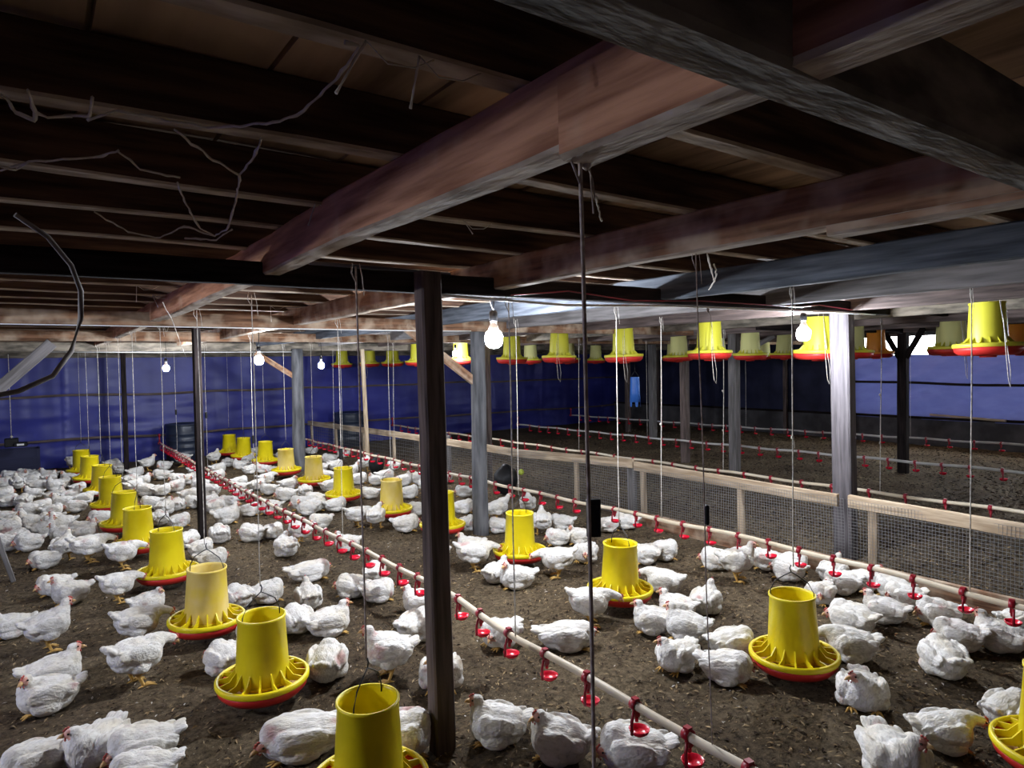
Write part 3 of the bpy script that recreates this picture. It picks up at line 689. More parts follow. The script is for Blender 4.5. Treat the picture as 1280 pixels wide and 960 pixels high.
cable([(1.6, 2.238, 1.735), (1.9, 2.23, 1.765), (2.3, 2.23, 1.74), (2.8, 2.24, 1.76), (3.7, 2.24, 1.76), (3.9, 2.24, 1.78), (4.3, 2.25, 1.765)], .0028, 'clamp', 'thin red wire sagging along the face of the blackened girder')
cable([(-.2, 4.79, 1.735), (1.2, 4.80, 1.735), (2.6, 4.79, 1.735), (3.0, 4.78, 1.74)], .004, 'whitep', 'thin white cable along the brown girder above the flock')
cable([(.1, 9.55, 1.70), (1.3, 9.54, 1.69), (3.0, 9.54, 1.69)], .005, 'whitep', 'thin white cable along the far dusty girder')
cable([(.9, 2.62, 1.865), (1.6, 2.62, 1.862), (2.6, 2.62, 1.862), (3.4, 2.62, 1.865)], .010, 'drum', 'blue black pipe running under the joists behind the reddish beam', 'conduit')
# thick hose at the left edge
tag(rope([(-.015, 1.42, 1.72), (.03, 1.44, 1.69), (.064, 1.46, 1.645), (.078, 1.47, 1.60), (.076, 1.47, 1.55), (.06, 1.47, 1.49), (.03, 1.46, 1.445), (-.02, 1.45, 1.42), (-.12, 1.42, 1.40)], .0045, M_['hose'], 'hose', 8), 'thick grey hose curving down at the left edge of the photo', 'hose')

# ------------------------------------------------------------------ things by the walls
def drum(x, y, r, h, label):
    bm = bmesh.new(); pr = [(.001, 0), (r*.97, 0), (r, .02)]
    for f in (.2, .38, .56, .74): pr += [(r, h*f-.02), (r*1.035, h*f-.008), (r*1.035, h*f+.008), (r, h*f+.02)]
    pr += [(r, h*.93), (r*.97, h*.96)]; lathe(bm, pr, 36)
    o = obj('plastic_drum', bm, M_['drum'], loc=(x, y, 0), smooth=True); tag(o, label, 'drum')
    bm = bmesh.new(); lathe(bm, [(r*.97, h*.955), (r*1.04, h*.955), (r*1.04, h), (r*.95, h), (r*.93, h*.975), (.001, h*.975)], 36); obj('rim', bm, M_['drum'], o, smooth=True)
drum(1.98, 11.95, .27, .60, 'blue black plastic drum standing at the foot of the blue wall')
drum(4.85, 12.02, .30, .62, 'dim dark drum behind the far end of the fence')
def crate(x0, x1, y0, y1, h):
    bm = bmesh.new(); cx, cy = (x0+x1)/2, (y0+y1)/2
    box(bm, (cx, y0, h/2), (x1-x0, .02, h)); box(bm, (cx, y1, h/2), (x1-x0, .02, h)); box(bm, (x0, cy, h/2), (.02, y1-y0, h)); box(bm, (x1, cy, h/2), (.02, y1-y0, h))
    for zz in (h*.3, h*.6, h*.95): box(bm, (cx, y0-.012, zz), (x1-x0, .012, .03))
    for xx in (x0+.02, x1-.02): box(bm, (xx, y0-.014, h/2), (.03, .014, h))
    tag(obj('storage_crate', bm, M_['tarpk']), 'dark crate standing against the blue wall at the left edge', 'crate')
crate(-.55, .05, 12.0, 12.3, .36)
def hung_box():
    c = Vector((-.26, 11.6, .50)); root = empty('control_box', c); tag(root, 'small black box hanging before the blue wall at the left edge', 'box')
    bm = bmesh.new(); box(bm, (0, 0, 0), (.16, .10, .12)); box(bm, (.10, -.02, -.03), (.16, .12, .06)); bmesh.ops.bevel(bm, geom=bm.edges[:], offset=.01, segments=1, affect='EDGES'); obj('case', bm, M_['blackp'], root)
    bm = bmesh.new(); box(bm, (.10, -.085, -.03), (.08, .01, .025)); obj('label_plate', bm, M_['whitep'], root)
    bm = bmesh.new(); tube(bm, [(0, 0, .06), (0, 0, .6), (0, 0, 1.22)], .005, 6); ball(bm, (0, 0, .08), .018); obj('cord', bm, M_['rope'], root)
hung_box()
def sleeve():
    c = Vector((8.25, 8.0, .95)); root = empty('plastic_sleeve', c, -.9); tag(root, 'bright blue plastic sleeve hanging upright below a raised feeder', 'sleeve')
    bm = bmesh.new(); r = [(.075, .26), (.078, .2), (.084, 0), (.092, -.16)]
    lathe(bm, r+[(.088, -.16), (.08, 0), (.074, .2), (.071, .26)], 12)
    for a in (0.2, 1.4, 2.6, 3.9, 5.1):
        l = [bm.verts.new((.09*math.cos(a+k*.28), .09*math.sin(a+k*.28), zz)) for k, zz in ((-1, -.16), (-.6, -.24), (.6, -.24), (1, -.16))]; bm.faces.new(l)
    for v in bm.verts: v.co.y *= .7
    obj('tube_body', bm, M_['bluep'], root, smooth=True)
    bm = bmesh.new(); tube(bm, [(-.07, 0, .26), (-.03, 0, .32), (0, 0, .36), (.03, 0, .32), (.07, 0, .26)], .005, 6); tube(bm, [(0, 0, .36), (0, 0, .9)], .004, 6); obj('bail', bm, M_['wire'], root)
sleeve()
def bag(x, y, s, h, label, seed):
    bm = bmesh.new(); ball(bm, (0, 0, h*.45), (s, s*.8, h*.52), sub=3)
    for v in bm.verts:
        n = noise.noise(v.co*9+Vector((seed, 0, 0))); v.co += v.co.normalized()*.03*n
        if v.co.z < .01: v.co.z = .01
        if v.co.z > h*.75: v.co.x *= .7; v.co.y *= .7
    tag(obj('plastic_sack', bm, M_['blackp'], loc=(x, y, 0), smooth=True), label, 'sack')
bag(4.28, 6.15, .14, .36, 'black plastic sack standing at the fence behind the drinker line', 2.)
bag(3.75, 8.45, .10, .30, 'small black sack near the foot of the pale post', 5.)
bm = bmesh.new(); ball(bm, (0, 0, 0), .035, sub=2)
for v in bm.verts: v.co += v.co.normalized()*.004*noise.noise(v.co*60)
tag(obj('ball', bm, M_['lime_ball'], loc=(4.42, 6.05, .25)), 'small green yellow ball caught in the netting beside the black sack', 'ball')
T('pole', (11.90, 3.9, .475), (11.90, 4.95, .515), .04, .03, M_['pale'], 'pale stick lying on the ledge below the pale blue tarpaulin', 'stick')
tag(rope([(7.9, 3.7, 1.79), (8.4, 2.3, 1.78), (9.2, 1.2, 1.80)], .004, M_['blackp'], 'electric_cable'), 'thin dark cable sagging under the far right ceiling', 'cable')

# ------------------------------------------------------------------ cobwebs under the joists
def PX(x, y, z):        # point on the ceiling layer of height z seen in that direction
    return floor_at(x, y, z)
def web(name_label, lines, z):
    allp = [[PX(px, py, z-dz) for px, py, dz in l] for l in lines]; o0 = allp[0][0]
    bm = bmesh.new()
    for l in allp:
        q = []
        for a, b in zip(l, l[1:]):
            n = 6
            for i in range(n):
                t = i/n; p = a.lerp(b, t); q.append(p+Vector((noise.noise(p*40), noise.noise(p*40+Vector((5, 0, 0))), noise.noise(p*40+Vector((0, 5, 0)))))*.0035-o0)
        q.append(l[-1]-o0)
        tube(bm, q, [.0019+.0028*abs(noise.noise(Vector(p)*25)) for p in q], 4)
    tag(obj('cobweb', bm, M_['web'], loc=o0), name_label, 'cobweb')
web('long dusty cobweb strand draped from the top joist across the second joist', [[(448, 58, .0), (420, 100, .01), (380, 138, .02), (350, 152, .03), (300, 158, .02), (260, 160, .01), (200, 148, .0), (150, 138, 0), (110, 150, 0)], [(432, 52, 0), (448, 58, 0)]], 1.86)
web('dusty cobweb hanging in a deep loop under the joists at left', [[(327, 172, 0), (320, 192, .01), (300, 220, .02), (296, 245, .03), (285, 285, .04), (268, 295, .04), (250, 285, .03), (232, 255, .02), (222, 228, .01)], [(300, 220, .02), (260, 195, .01), (218, 162, 0)], [(268, 295, .04), (230, 283, .02), (200, 297, .01), (160, 290, 0), (118, 265, 0)], [(232, 298, .02), (270, 300, .03), (290, 287, .03)]], 1.86)
web('dusty cobweb clump at the left edge below the second joist', [[(0, 213, 0), (35, 202, .01), (80, 200, .01), (125, 195, .0), (148, 188, 0)], [(148, 188, 0), (175, 212, .01), (225, 222, .01)], [(35, 202, .01), (20, 212, .01), (0, 208, .01)]], 1.86)
web('small cobweb hanging in a point at the upper left', [[(35, 112, 0), (45, 140, .01), (42, 150, .02), (20, 140, .01), (0, 118, 0)], [(45, 140, .01), (60, 148, .01), (90, 145, 0)], [(115, 120, 0), (112, 145, .01), (80, 145, .0)]], 1.86)
web('thread of cobweb hanging beside the left bulb', [[(203, 378, 0), (215, 400, .01), (226, 430, .06), (233, 447, .09)]], 1.76)
web('wisp of cobweb around the rope knot on the brown beam', [[(884, 318, 0), (890, 340, .01), (893, 352, .02), (886, 362, .03)], [(893, 330, .0), (896, 345, .02), (888, 360, .03)]], 1.76)
web('dusty thread hanging under the dark ceiling near the reddish beam', [[(745, 245, 0), (748, 262, .01), (752, 276, .02)]], 1.86)

rw = random.Random(21)
for i in range(16):
    y = rw.choice(JY[1:16]); x = rw.uniform(0.02*y, .55+.5*y); n = 7; dz = rw.uniform(.03, .11)
    bm = bmesh.new(); a = rw.uniform(-.05, .05)
    tube(bm, [Vector((a*t/6+.006*noise.noise((t, i, 0)), .006*noise.noise((t, i, 5)), -dz*t/6)) for t in range(n)], [.0022, .0016, .002, .0012, .0018, .0014, .0025], 4)
    tube(bm, [Vector((0, 0, 0)), Vector((.03, 0, -.022)), Vector((.07, 0, -.018)), Vector((.10, 0, 0))], .0012, 4)
    tag(obj('cobweb', bm, M_['web'], loc=(x, y, 1.876)), 'short dusty cobweb thread hanging from a ceiling joist', 'cobweb', 'short cobweb threads on the joists')
# ------------------------------------------------------------------ chickens
def spheres(bm, pts, rad, n=5):
    for (p, q), (r0, r1) in zip(zip(pts, pts[1:]), zip(rad, rad[1:])):
        for i in range(n+1):
            t = i/n; ball(bm, Vector(p).lerp(Vector(q), t), r0+(r1-r0)*t, sub=2)
def chicken_mesh(pose, seed):
    stand = pose[0] == 'S'
    head = {'U': (.094, .0, .186), 'L': (.080, .036, .180), 'R': (.080, -.036, .180), 'T': (.108, .034, .092), 'G': (.165, 0, .130), 'B': (.04, .055, .19)}.get(pose)
    zc, pitch = (.080, math.radians(-5)) if not stand else (.158, math.radians(-9))
    hd = {'U': (1, 0, -.05), 'L': (.6, .8, -.05), 'R': (.6, -.8, -.05), 'T': (.8, .45, -.3), 'G': (1, 0, -.5), 'B': (-.8, .5, -.3)}.get(pose)
    if stand:
        head, hd = {'S': ((.105, 0, .275), (1, 0, -.05)), 'SL': ((.09, .04, .27), (.6, .8, 0)), 'SR': ((.09, -.04, .27), (.6, -.8, 0)), 'SF': ((.185, 0, .178), (.8, 0, -.6)), 'SD': ((.135, 0, .290), (.9, 0, .45)), 'SP': ((.175, 0, .07), (.5, 0, -.85))}[pose]
        if pose in ('SF', 'SP'): pitch = math.radians(6)
        if pose == 'SD': pitch = math.radians(-18)
    R = Matrix.Rotation(pitch, 3, 'Y')
    def B(p): return R @ Vector(p)+Vector((0, 0, zc))
    def E(p, r, eul=(0, 0, 0), sub=3): ball(bm, B(p), r, rot=(R @ Euler(eul).to_matrix()), sub=sub)
    bm = bmesh.new()
    E((0, 0, 0), (.108, .090, .082)); E((.040, 0, -.004), (.080, .086, .080)); E((-.060, 0, .010), (.074, .078, .066)); E((-.035, 0, -.03), (.08, .080, .05))
    for yw, up in ((0, .7), (.3, .55), (-.3, .55)): E((-.122, -.02*(yw > 0)+.02*(yw < 0), .042), (.050, .024, .018), (0, up, yw), 2)
    for s in (1, -1):
        E((-.002, s*.082, .018), (.080, .020, .050), (0, .14, s*.10)); E((-.068, s*.070, .016), (.058, .014, .026), (0, .16, s*-.14), 2); E((-.080, s*.058, .036), (.054, .013, .018), (0, .24, s*-.2), 2)
        E((.045, s*.070, .02), (.045, .03, .05), (0, 0, s*-.2), 2)
        if not stand: E((.0, s*.064, -.04), (.066, .044, .042), (0, 0, s*.15), 2)
        else: spheres(bm, [B((-.005, s*.048, -.04)), Vector((-.002, s*.050, .098)), Vector((-.016, s*.050, .080))], [.052, .026, .015])
    # neck
    base = B((.066, 0, .032)); hv = Vector(head); hdv = Vector(hd).normalized()
    back = hv-hdv*.012
    mid = base.lerp(back, .55)+Vector((.012 if pose not in ('SF', 'SP', 'G', 'T', 'B') else .0, 0, .016 if pose in ('SF', 'G', 'T') else -.006))
    spheres(bm, [base, mid, back], [.060, .033, .0235], 7)
    yv = Vector((0, 0, 1)).cross(hdv).normalized(); zv = hdv.cross(yv); HR = Matrix((hdv, yv, zv)).transposed()
    ball(bm, hv, (.031, .0220, .0245), rot=HR)
    if stand:
        for s in (1, -1): spheres(bm, [(-.016, s*.050, .082), (-.020, s*.050, .072), (.004, s*.052, .012)], [.014, .0105, .0095], 8)
    me = bpy.data.meshes.new('tmp'); bm.to_mesh(me); bm.free(); tmp = bpy.data.objects.new('tmp', me); C.objects.link(tmp)
    rm = tmp.modifiers.new('r', 'REMESH'); rm.mode = 'VOXEL'; rm.voxel_size = .0055
    sm = tmp.modifiers.new('s', 'SMOOTH'); sm.factor = .5; sm.iterations = 3
    dg = bpy.context.evaluated_depsgraph_get(); ev = tmp.evaluated_get(dg); m2 = bpy.data.meshes.new_from_object(ev)
    bpy.data.objects.remove(tmp); bpy.data.meshes.remove(me)
    bm = bmesh.new(); bm.from_mesh(m2); bpy.data.meshes.remove(m2); bm.normal_update()
    hz = .105 if stand else -1
    for v in bm.verts:        # clumped feathers
        p = v.co
        dh = (p-hv).length
        k = min(1, max(0, (dh-.03)/.05)) * (1 if p.z > hz-.02 else 0)
        f = noise.noise(Vector((p.x*22, p.y*48, p.z*34))+Vector((seed*7, 0, 0)))*.0038 + noise.noise(Vector((p.x*55, p.y*110, p.z*80))+Vector((0, seed*7, 0)))*.0022
        v.co += v.normal*f*k
    if not stand:
        for v in bm.verts:
            if v.co.z < .004: v.co.z = .004+.2*(v.co.z-.004)
    for f in bm.faces:
        f.smooth = True; c = f.calc_center_median(); l = HR.transposed() @ (c-hv)
        if stand and c.z < .090 and abs(c.x+.01) < .05 and abs(abs(c.y)-.05) < .035 and (c-hv).length > .06: f.material_index = 1
        elif l.x > .006 and (c-hv).length < .05 and abs(l.z) < .02: f.material_index = 2
        else: f.material_index = 0
    # beak, comb, wattles, eyes
    def Hd(p): return hv+HR @ Vector(p)
    tube(bm, [Hd((.026, 0, -.001)), Hd((.040, 0, -.003)), Hd((.052, 0, -.010))], [.0095, .0065, .0012], 8, 4)
    tube(bm, [Hd((.026, 0, -.007)), Hd((.042, 0, -.010))], [.007, .002], 6, 4)
    for i, (cx, cz, r) in enumerate(((.026, .016, .005), (.019, .022, .0065), (.010, .025, .006))): ball(bm, Hd((cx, 0, cz)), (r, .0035, r), 3, 1, HR)
    for s in (1, -1):
        ball(bm, Hd((.024, s*.007, -.022)), (.0045, .003, .006), 3, 1, HR)
        ball(bm, Hd((.012, s*.0205, .006)), .0048, 5, 1)
    # toes
    for s in (1, -1):
        if stand: f0 = Vector((.004, s*.052, .010)); ln = .058; tr = .007
        else: f0 = Vector((.055, s*.048, .012)); ln = .05; tr = .007
        for a in (-.5, 0, .5):
            d = Vector((math.cos(a), math.sin(a), 0)); tube(bm, [f0, f0+d*ln*.5+Vector((0, 0, .003)), f0+d*ln+Vector((0, 0, -.006))], [tr, tr*.85, tr*.3], 6, 1)
        if stand: tube(bm, [f0, f0+Vector((-.03, 0, -.004))], [tr*.9, tr*.3], 6, 1)
    me = bpy.data.meshes.new('broiler_'+{'U': 'sitting', 'S': 'standing'}.get(pose[0], 'resting')); bm.to_mesh(me); bm.free()
    for m in ('feather', 'leg', 'face', 'comb', 'beak', 'eye'): me.materials.append(M_[m])
    return me
CH = {p: chicken_mesh(p, i+1) for i, p in enumerate(('U', 'L', 'R', 'T', 'G', 'B', 'S', 'SL', 'SR', 'SF', 'SD', 'SP'))}

G_FL = ('white chicken in the dim far crowd left of the left feeder row', 'flock left of the left feeder row')
G_FM = ('white chicken in the far flock between the left feeder row and the left drinker line', 'far flock left of the drinker line')
G_FR = ('white chicken in the far flock around the feeders between the two drinker lines', 'far flock between the drinker lines')
HENS = [
# --- bottom left
(165, 962, 178, 'T', .95, 'white chicken at the bottom left with its tail towards the nearest feeders, head lowered'),
(112, 962, 230, 'R', 1.0, 'white chicken at the bottom left with its head raised highest of that trio'),
(66, 972, 200, 'T', .9, 'white chicken cut by the bottom edge, leftmost of the bottom left trio'),
(178, 992, 180, 'T', .9, 'white chicken mostly below the bottom edge beside the bottom left trio'),
(68, 866, 5, 'U', .92, 'white chicken sitting at left facing right, behind the one facing left'),
(60, 896, 180, 'L', .95, 'white chicken sitting at left facing left, yellow feet stretched behind it'),
(172, 860, 25, 'SF', .95, 'white chicken standing bent forward, back to the camera, left of the nearest complete left feeder'),
(208, 806, 8, 'SF', .95, 'white chicken standing and eating from the dusty left tub feeder'),
(62, 816, 5, 'S', .95, 'white chicken standing at the far left and facing right, head upright'),
(14, 800, 190, 'L', .9, 'white chicken at the very left edge with tail raised, beside the standing one'),
(68, 746, 182, 'T', .9, 'white chicken sitting at left and facing left, farther of two side by side'),
(88, 757, 182, 'U', .9, 'white chicken sitting at left and facing left, nearer of two side by side'),
(148, 755, 8, 'SF', .9, 'white chicken standing at the left side of the fourth feeder, yellow foot visible'),
(186, 769, 5, 'R', .85, 'white chicken sitting alone facing right before the dusty left tub feeder'),
(278, 806, 100, 'T', .85, 'white chicken seen from behind between the dusty tub and the nearest complete left feeder'),
(282, 846, 120, 'T', .85, 'white chicken tucked against the left rim of the nearest complete left feeder'),
(372, 794, 110, 'T', .9, 'white chicken sitting with back turned, right of the nearest complete left feeder top'),
(412, 798, 8, 'U', .95, 'white chicken sitting facing right with raised head beside the brown rope'),
(386, 764, 95, 'U', .88, 'white chicken sitting away from the camera, head up, left of the red drinker cups'),
(388, 728, 10, 'TZ', .95, 'white chicken lying low alone on the bare litter left of the drinker line'),
(440, 750, 150, 'T', .9, 'white chicken lying left of the brown rope, at the drinker cups'),
(474, 755, 10, 'T', .88, 'white chicken lying just right of the brown rope under the drinker cups'),
(468, 730, 80, 'T', .82, 'white chicken half hidden behind the drinker cup right of the brown rope'),
(524, 770, 180, 'U', .9, 'white chicken facing left at the drinker cups, just left of the dark central post'),
(522, 804, 40, 'R', .9, 'white chicken with grey wing sitting left of the dark central post'),
(486, 852, 178, 'S', .95, 'white chicken standing on yellow legs and facing left, left of the dark central post'),
(382, 866, 80, 'T', .95, 'dirty white chicken squatting at the right rim of the nearest complete left feeder'),
(378, 946, 182, 'TZ', 1.1, 'white chicken lying facing left behind the feeder at the bottom edge'),
(515, 946, 0, 'T', 1.0, 'white chicken with brownish head lying between the bottom feeder and the dark central post'),
(552, 868, 268, 'R', 1.0, 'white chicken facing the camera from behind the dark central post'),
(626, 813, 225, 'T', .95, 'white chicken sitting behind the drinker line right of the dark central post'),
(622, 940, 178, 'U', 1.0, 'white chicken sitting facing left with red comb, right beside the foot of the central post'),
(700, 952, 160, 'L', 1.0, 'white chicken with raised head at the bottom, left of the thick near rope'),
(792, 968, 178, 'T', 1.0, 'white chicken under the nearest red cup at the bottom edge'),
(738, 783, 10, 'SF', .95, 'white chicken standing and eating at the left of the feeder beside the black rope clip'),
(710, 817, 8, 'TZ', 1.0, 'cream coloured chicken lying flat alone in the middle of the litter'),
(816, 796, 175, 'U', .92, 'white chicken with bright red comb facing left, front left of the group of four'),
(846, 777, 175, 'U', .92, 'white chicken with red comb facing left, rear of the group of four'),
(858, 806, 172, 'U', .92, 'white chicken facing left with pale comb, in the middle of the group of four'),
(846, 844, 235, 'R', .95, 'white chicken with yellow foot showing, nearest to camera in the group of four'),
(882, 770, 60, 'U', .9, 'white chicken sitting turned away with its head up beside the small clip rope'),
(912, 860, 345, 'T', .95, 'white chicken at the left rim of the large right feeder, head facing right'),
(928, 832, 30, 'T', .9, 'white chicken tucked behind another at the left rim of the large right feeder'),
(830, 744, 172, 'G', .92, 'white chicken eating from the right side of the feeder beside the black rope clip'),
(806, 707, 200, 'T', .85, 'white chicken squatting behind the feeder with the clip, left one of two'),
(830, 702, 20, 'T', .88, 'white chicken squatting behind the feeder with the clip, right one of two'),
(1068, 888, 280, 'R', .95, 'white chicken facing the camera alone, right of the large right feeder'),
(1180, 850, 120, 'T', .95, 'grey backed chicken seen from behind on the open litter at right'),
(1196, 818, 185, 'T', .92, 'white chicken with grey spot sitting just behind the grey backed one at right'),
(1250, 818, 170, 'U', .95, 'white chicken at the right edge with head raised to a red cup'),
(1172, 786, 190, 'T', .92, 'white chicken with brown dirt on its back, at the drinker cup near the right edge'),
(1122, 758, 200, 'T', .9, 'white chicken lying behind the open beaked one, under the fence drinker line'),
(1276, 796, 30, 'T', .85, 'grey chicken cut by the right edge under the fence drinker line'),
(1105, 782, 175, 'U', .95, 'white chicken facing left with open beak, right of the large right feeder'),
(1064, 796, 160, 'T', .95, 'white chicken lying with a leg stretched behind, right of the large right feeder'),
(1062, 832, 190, 'G', .95, 'grey brown shaded chicken eating at the right rim of the large right feeder'),
(1026, 758, 250, 'T', .88, 'white chicken squatting directly behind the top of the large right feeder, right side'),
(1044, 730, 70, 'U', .85, 'white chicken with back turned under the second cup right of the hook rope'),
(1062, 744, 200, 'T', .9, 'white chicken in the thick of the group under the fence drinker line'),
(1090, 742, 0, 'U', .85, 'white chicken facing right beside the foot of the pale faced post'),
(1114, 752, 160, 'T', .85, 'white chicken right of the foot of the pale faced post'),
(985, 728, 150, 'T', .9, 'white chicken with pink bare wing behind the wire handle of the large right feeder'),
(958, 714, 185, 'T', .85, 'white chicken lying with lowered head, right of the tall one at the red cups'),
(1002, 714, 20, 'T', .82, 'white chicken squatting against the foot board of the fence behind the hook rope'),
(922, 728, 2, 'S', 1.0, 'white chicken standing tall and facing right at the red cups of the fence line'),
(894, 714, 160, 'T', .9, 'white chicken squatting under the red cup next to the small clip rope'),
(1118, 975, 290, 'L', 1.0, 'white chicken cut by the bottom edge at right, its face turned to the camera'),
(1238, 955, 25, 'G', .9, 'white chicken sitting at the left rim of the feeder in the bottom right corner'),
(1262, 918, 60, 'T', .9, 'white chicken behind the feeder in the bottom right corner'),
# --- middle
(760, 666, 30, 'T', .85, 'white chicken directly behind the feeder with the black rope clip, left of the white rope'),
(786, 662, 170, 'U', .85, 'white chicken with raised head under the drinker pipe at the foot of the white rope'),
(722, 682, 190, 'L', .9, 'white chicken facing left, left of the black rope clip, rear one of two'),
(732, 705, 250, 'T', .9, 'white chicken below the black rope clip, its wing spread to the litter'),
(697, 684, 180, 'T', .85, 'white chicken lying right behind the bird that eats at the trunk post feeder'),
(697, 723, 178, 'SF', .95, 'white chicken standing on long legs, eating from the right side of the trunk post feeder'),
(678, 670, 90, 'S', .9, 'white chicken standing with back turned, right behind the trunk post feeder'),
(702, 664, 170, 'T', .85, 'white chicken lying under a red cup between the trunk post feeder and the clip'),
(660, 644, 90, 'S', .85, 'white chicken standing with head above the drinker pipe, near the black sack'),
(622, 652, 12, 'SD', .9, 'white chicken stretching its neck up to drink, just right of the trunk post'),
(580, 622, 175, 'T', .85, 'white chicken behind the trunk post under the drinker pipe, farther of two'),
(580, 643, 10, 'T', .85, 'white chicken between the dark central post and the trunk post, nearer of two'),
(584, 665, 60, 'T', .8, 'white chicken at the left foot of the round trunk post'),
(620, 668, 160, 'T', .82, 'white chicken squatting between the trunk post and its feeder'),
(604, 714, 12, 'SF', 1.0, 'big white chicken standing and eating at the left of the trunk post feeder'),
(588, 694, 185, 'U', .82, 'white chicken facing left behind the big one at the trunk post feeder'),
(622, 731, 50, 'U', .9, 'white chicken with head stretched up below the trunk post feeder, left of a pair'),
(646, 739, 178, 'L', .95, 'white chicken resting facing left below the trunk post feeder, right of a pair'),
(545, 705, 200, 'T', .85, 'white chicken almost hidden behind the dark central post, tail showing left'),
(508, 666, 5, 'T', .95, 'soiled white chicken lying facing right, left of the central post below the dusty feeder'),
(470, 662, 80, 'SR', .9, 'white chicken standing with its back to the camera at the dusty feeder'),
(447, 660, 20, 'SF', .92, 'white chicken standing and eating between the broad red pan and the dusty feeder'),
(522, 645, 190, 'T', .9, 'white chicken squatting right of the dusty feeder by the central post'),
(512, 624, 10, 'T', .88, 'white chicken behind the dusty feeder at its right'),
(532, 618, 100, 'S', .85, 'white chicken standing behind the central post at its left edge'),
(462, 624, 170, 'T', .85, 'white chicken between the broad red pan feeder and the dusty feeder, behind them'),
(358, 697, 110, 'R', .92, 'white chicken sitting with back turned on open litter, left of the drinker cups'),
(375, 680, 150, 'SD', .85, 'white chicken stretching up to a red drinker cup in the middle of the left line'),
(434, 690, 178, 'U', .85, 'white chicken facing left under the pipe, left of the brown rope'),
(316, 678, 140, 'T', .92, 'white chicken on the open litter right of the slim black post, front of a pair'),
(340, 674, 30, 'T', .82, 'white chicken on the open litter right of the slim black post, right of a pair'),
(274, 680, 100, 'T', .92, 'round white chicken lying right of the foot of the slim black post'),
(243, 684, 40, 'T', .88, 'white chicken at the left foot of the slim black post behind the dusty tub'),
(252, 697, 10, 'T', .82, 'white chicken just behind the top of the dusty left tub'),
(266, 712, 5, 'T', .9, 'white chicken lying right of the dusty left tub below the slim black post'),
(302, 762, 120, 'T', .9, 'white chicken squatting right of the dusty tub, left of a pair'),
(332, 757, 20, 'T', .88, 'white chicken squatting right of the dusty tub, right of a pair'),
(162, 706, 10, 'SF', .92, 'white chicken with brown spot standing left of the fourth left feeder'),
(115, 704, 8, 'SF', .95, 'white chicken standing and eating at the fifth left feeder'),
(80, 702, 60, 'S', .9, 'white chicken standing turned away, left of the one eating at the fifth left feeder'),
(56, 712, 180, 'T', .88, 'dim white chicken sleeping low at left below the standing birds'),
(84, 678, 178, 'U', .85, 'white chicken with reddish face looking left, behind the standing birds at left'),
(126, 657, 178, 'T', .9, 'white chicken lying facing left just left of the sixth left feeder'),
(400, 662, 200, 'T', .95, 'white chicken right behind the pipe in front of the broad red pan feeder'),
(384, 645, 170, 'L', .9, 'white chicken facing left, foremost of the group left of the broad red pan'),
(406, 632, 160, 'T', .88, 'white chicken at the left edge of the broad red pan feeder'),
(284, 656, 5, 'U', 1.0, 'large white chicken facing right, right behind the slim black post'),
]
E_ = [(12,602,180,'T'),(31,598,170,'T'),(47,600,20,'T'),(60,600,160,'T'),(41,606,10,'T'),(62,604,30,'U'),(92,588,60,'SF'),(86,604,180,'T'),(80,610,20,'T'),(70,615,170,'T'),(38,613,10,'T'),(22,617,100,'S'),
(42,624,170,'T'),(70,627,10,'T'),(92,628,20,'T'),(113,629,5,'G'),(12,634,30,'T'),(28,634,70,'T'),(35,647,160,'T'),(66,646,10,'T'),(95,641,175,'T'),(58,658,190,'T'),(41,660,170,'U'),(22,660,20,'T'),(5,655,160,'T'),(54,672,10,'T'),(20,684,60,'T'),(8,690,150,'T'),(78,664,170,'T'),(118,674,20,'U'),(104,672,170,'T'),(4,625,0,'T'),(52,640,20,'T'),(10,670,20,'T'),(50,614,0,'T'),(98,616,20,'T'),(24,606,0,'T'),(78,636,180,'U'),(36,690,180,'T'),(3,610,0,'T')]
F_ = [(170,597,10,'T'),(150,592,100,'U'),(163,606,20,'T'),(185,589,10,'S'),(228,584,170,'S'),(202,600,175,'T'),(222,605,190,'T'),(236,606,10,'T'),(202,620,20,'T'),(183,621,160,'T'),(221,615,30,'U'),(236,626,20,'T'),(168,615,20,'T'),(189,637,170,'T'),(206,644,60,'T'),(222,639,90,'T'),(242,636,180,'T'),(260,636,20,'T'),(262,622,170,'T'),(270,641,20,'T'),(285,637,160,'T'),(200,658,100,'T'),(225,660,20,'T'),(140,586,20,'T'),(205,588,200,'T'),(250,613,180,'T'),(302,626,180,'T'),(313,646,10,'T'),(338,644,170,'T'),(245,594,0,'T'),(178,607,0,'U')]
G_ = [(352,580,40,'S'),(390,568,10,'T'),(412,580,170,'T'),(268,581,60,'S'),(285,584,90,'T'),(300,587,170,'T'),(273,592,20,'T'),(271,601,10,'T'),(300,608,20,'T'),(312,593,30,'T'),(328,592,170,'U'),(308,580,60,'T'),(333,605,12,'G'),(336,619,180,'T'),(366,612,20,'T'),(357,627,178,'T'),(382,622,100,'T'),(378,639,178,'T'),(297,617,170,'T'),(412,615,30,'T'),(420,588,20,'T'),(408,600,170,'T'),(440,594,10,'T'),(456,590,60,'S'),(470,607,170,'T'),(482,602,20,'T'),(504,608,20,'U'),(524,606,170,'T'),(430,572,0,'T'),(400,590,180,'T'),(375,585,20,'T'),(345,596,180,'T'),(320,570,10,'T'),(298,572,180,'T'),(492,588,180,'T'),(448,606,20,'T'),(555,604,170,'T'),(540,598,20,'T'),(425,601,0,'U'),(322,613,20,'U'),(394,640,0,'T'),(420,640,20,'T')]
for src_, grp_ in ((E_, G_FL), (F_, G_FM), (G_, G_FR)):
    for x_, y_, a_, p_ in src_: HENS.append((x_, y_, a_, p_ if random.random() > .25 or p_ != 'T' else random.choice('ULR'), random.uniform(.82, .95), grp_))
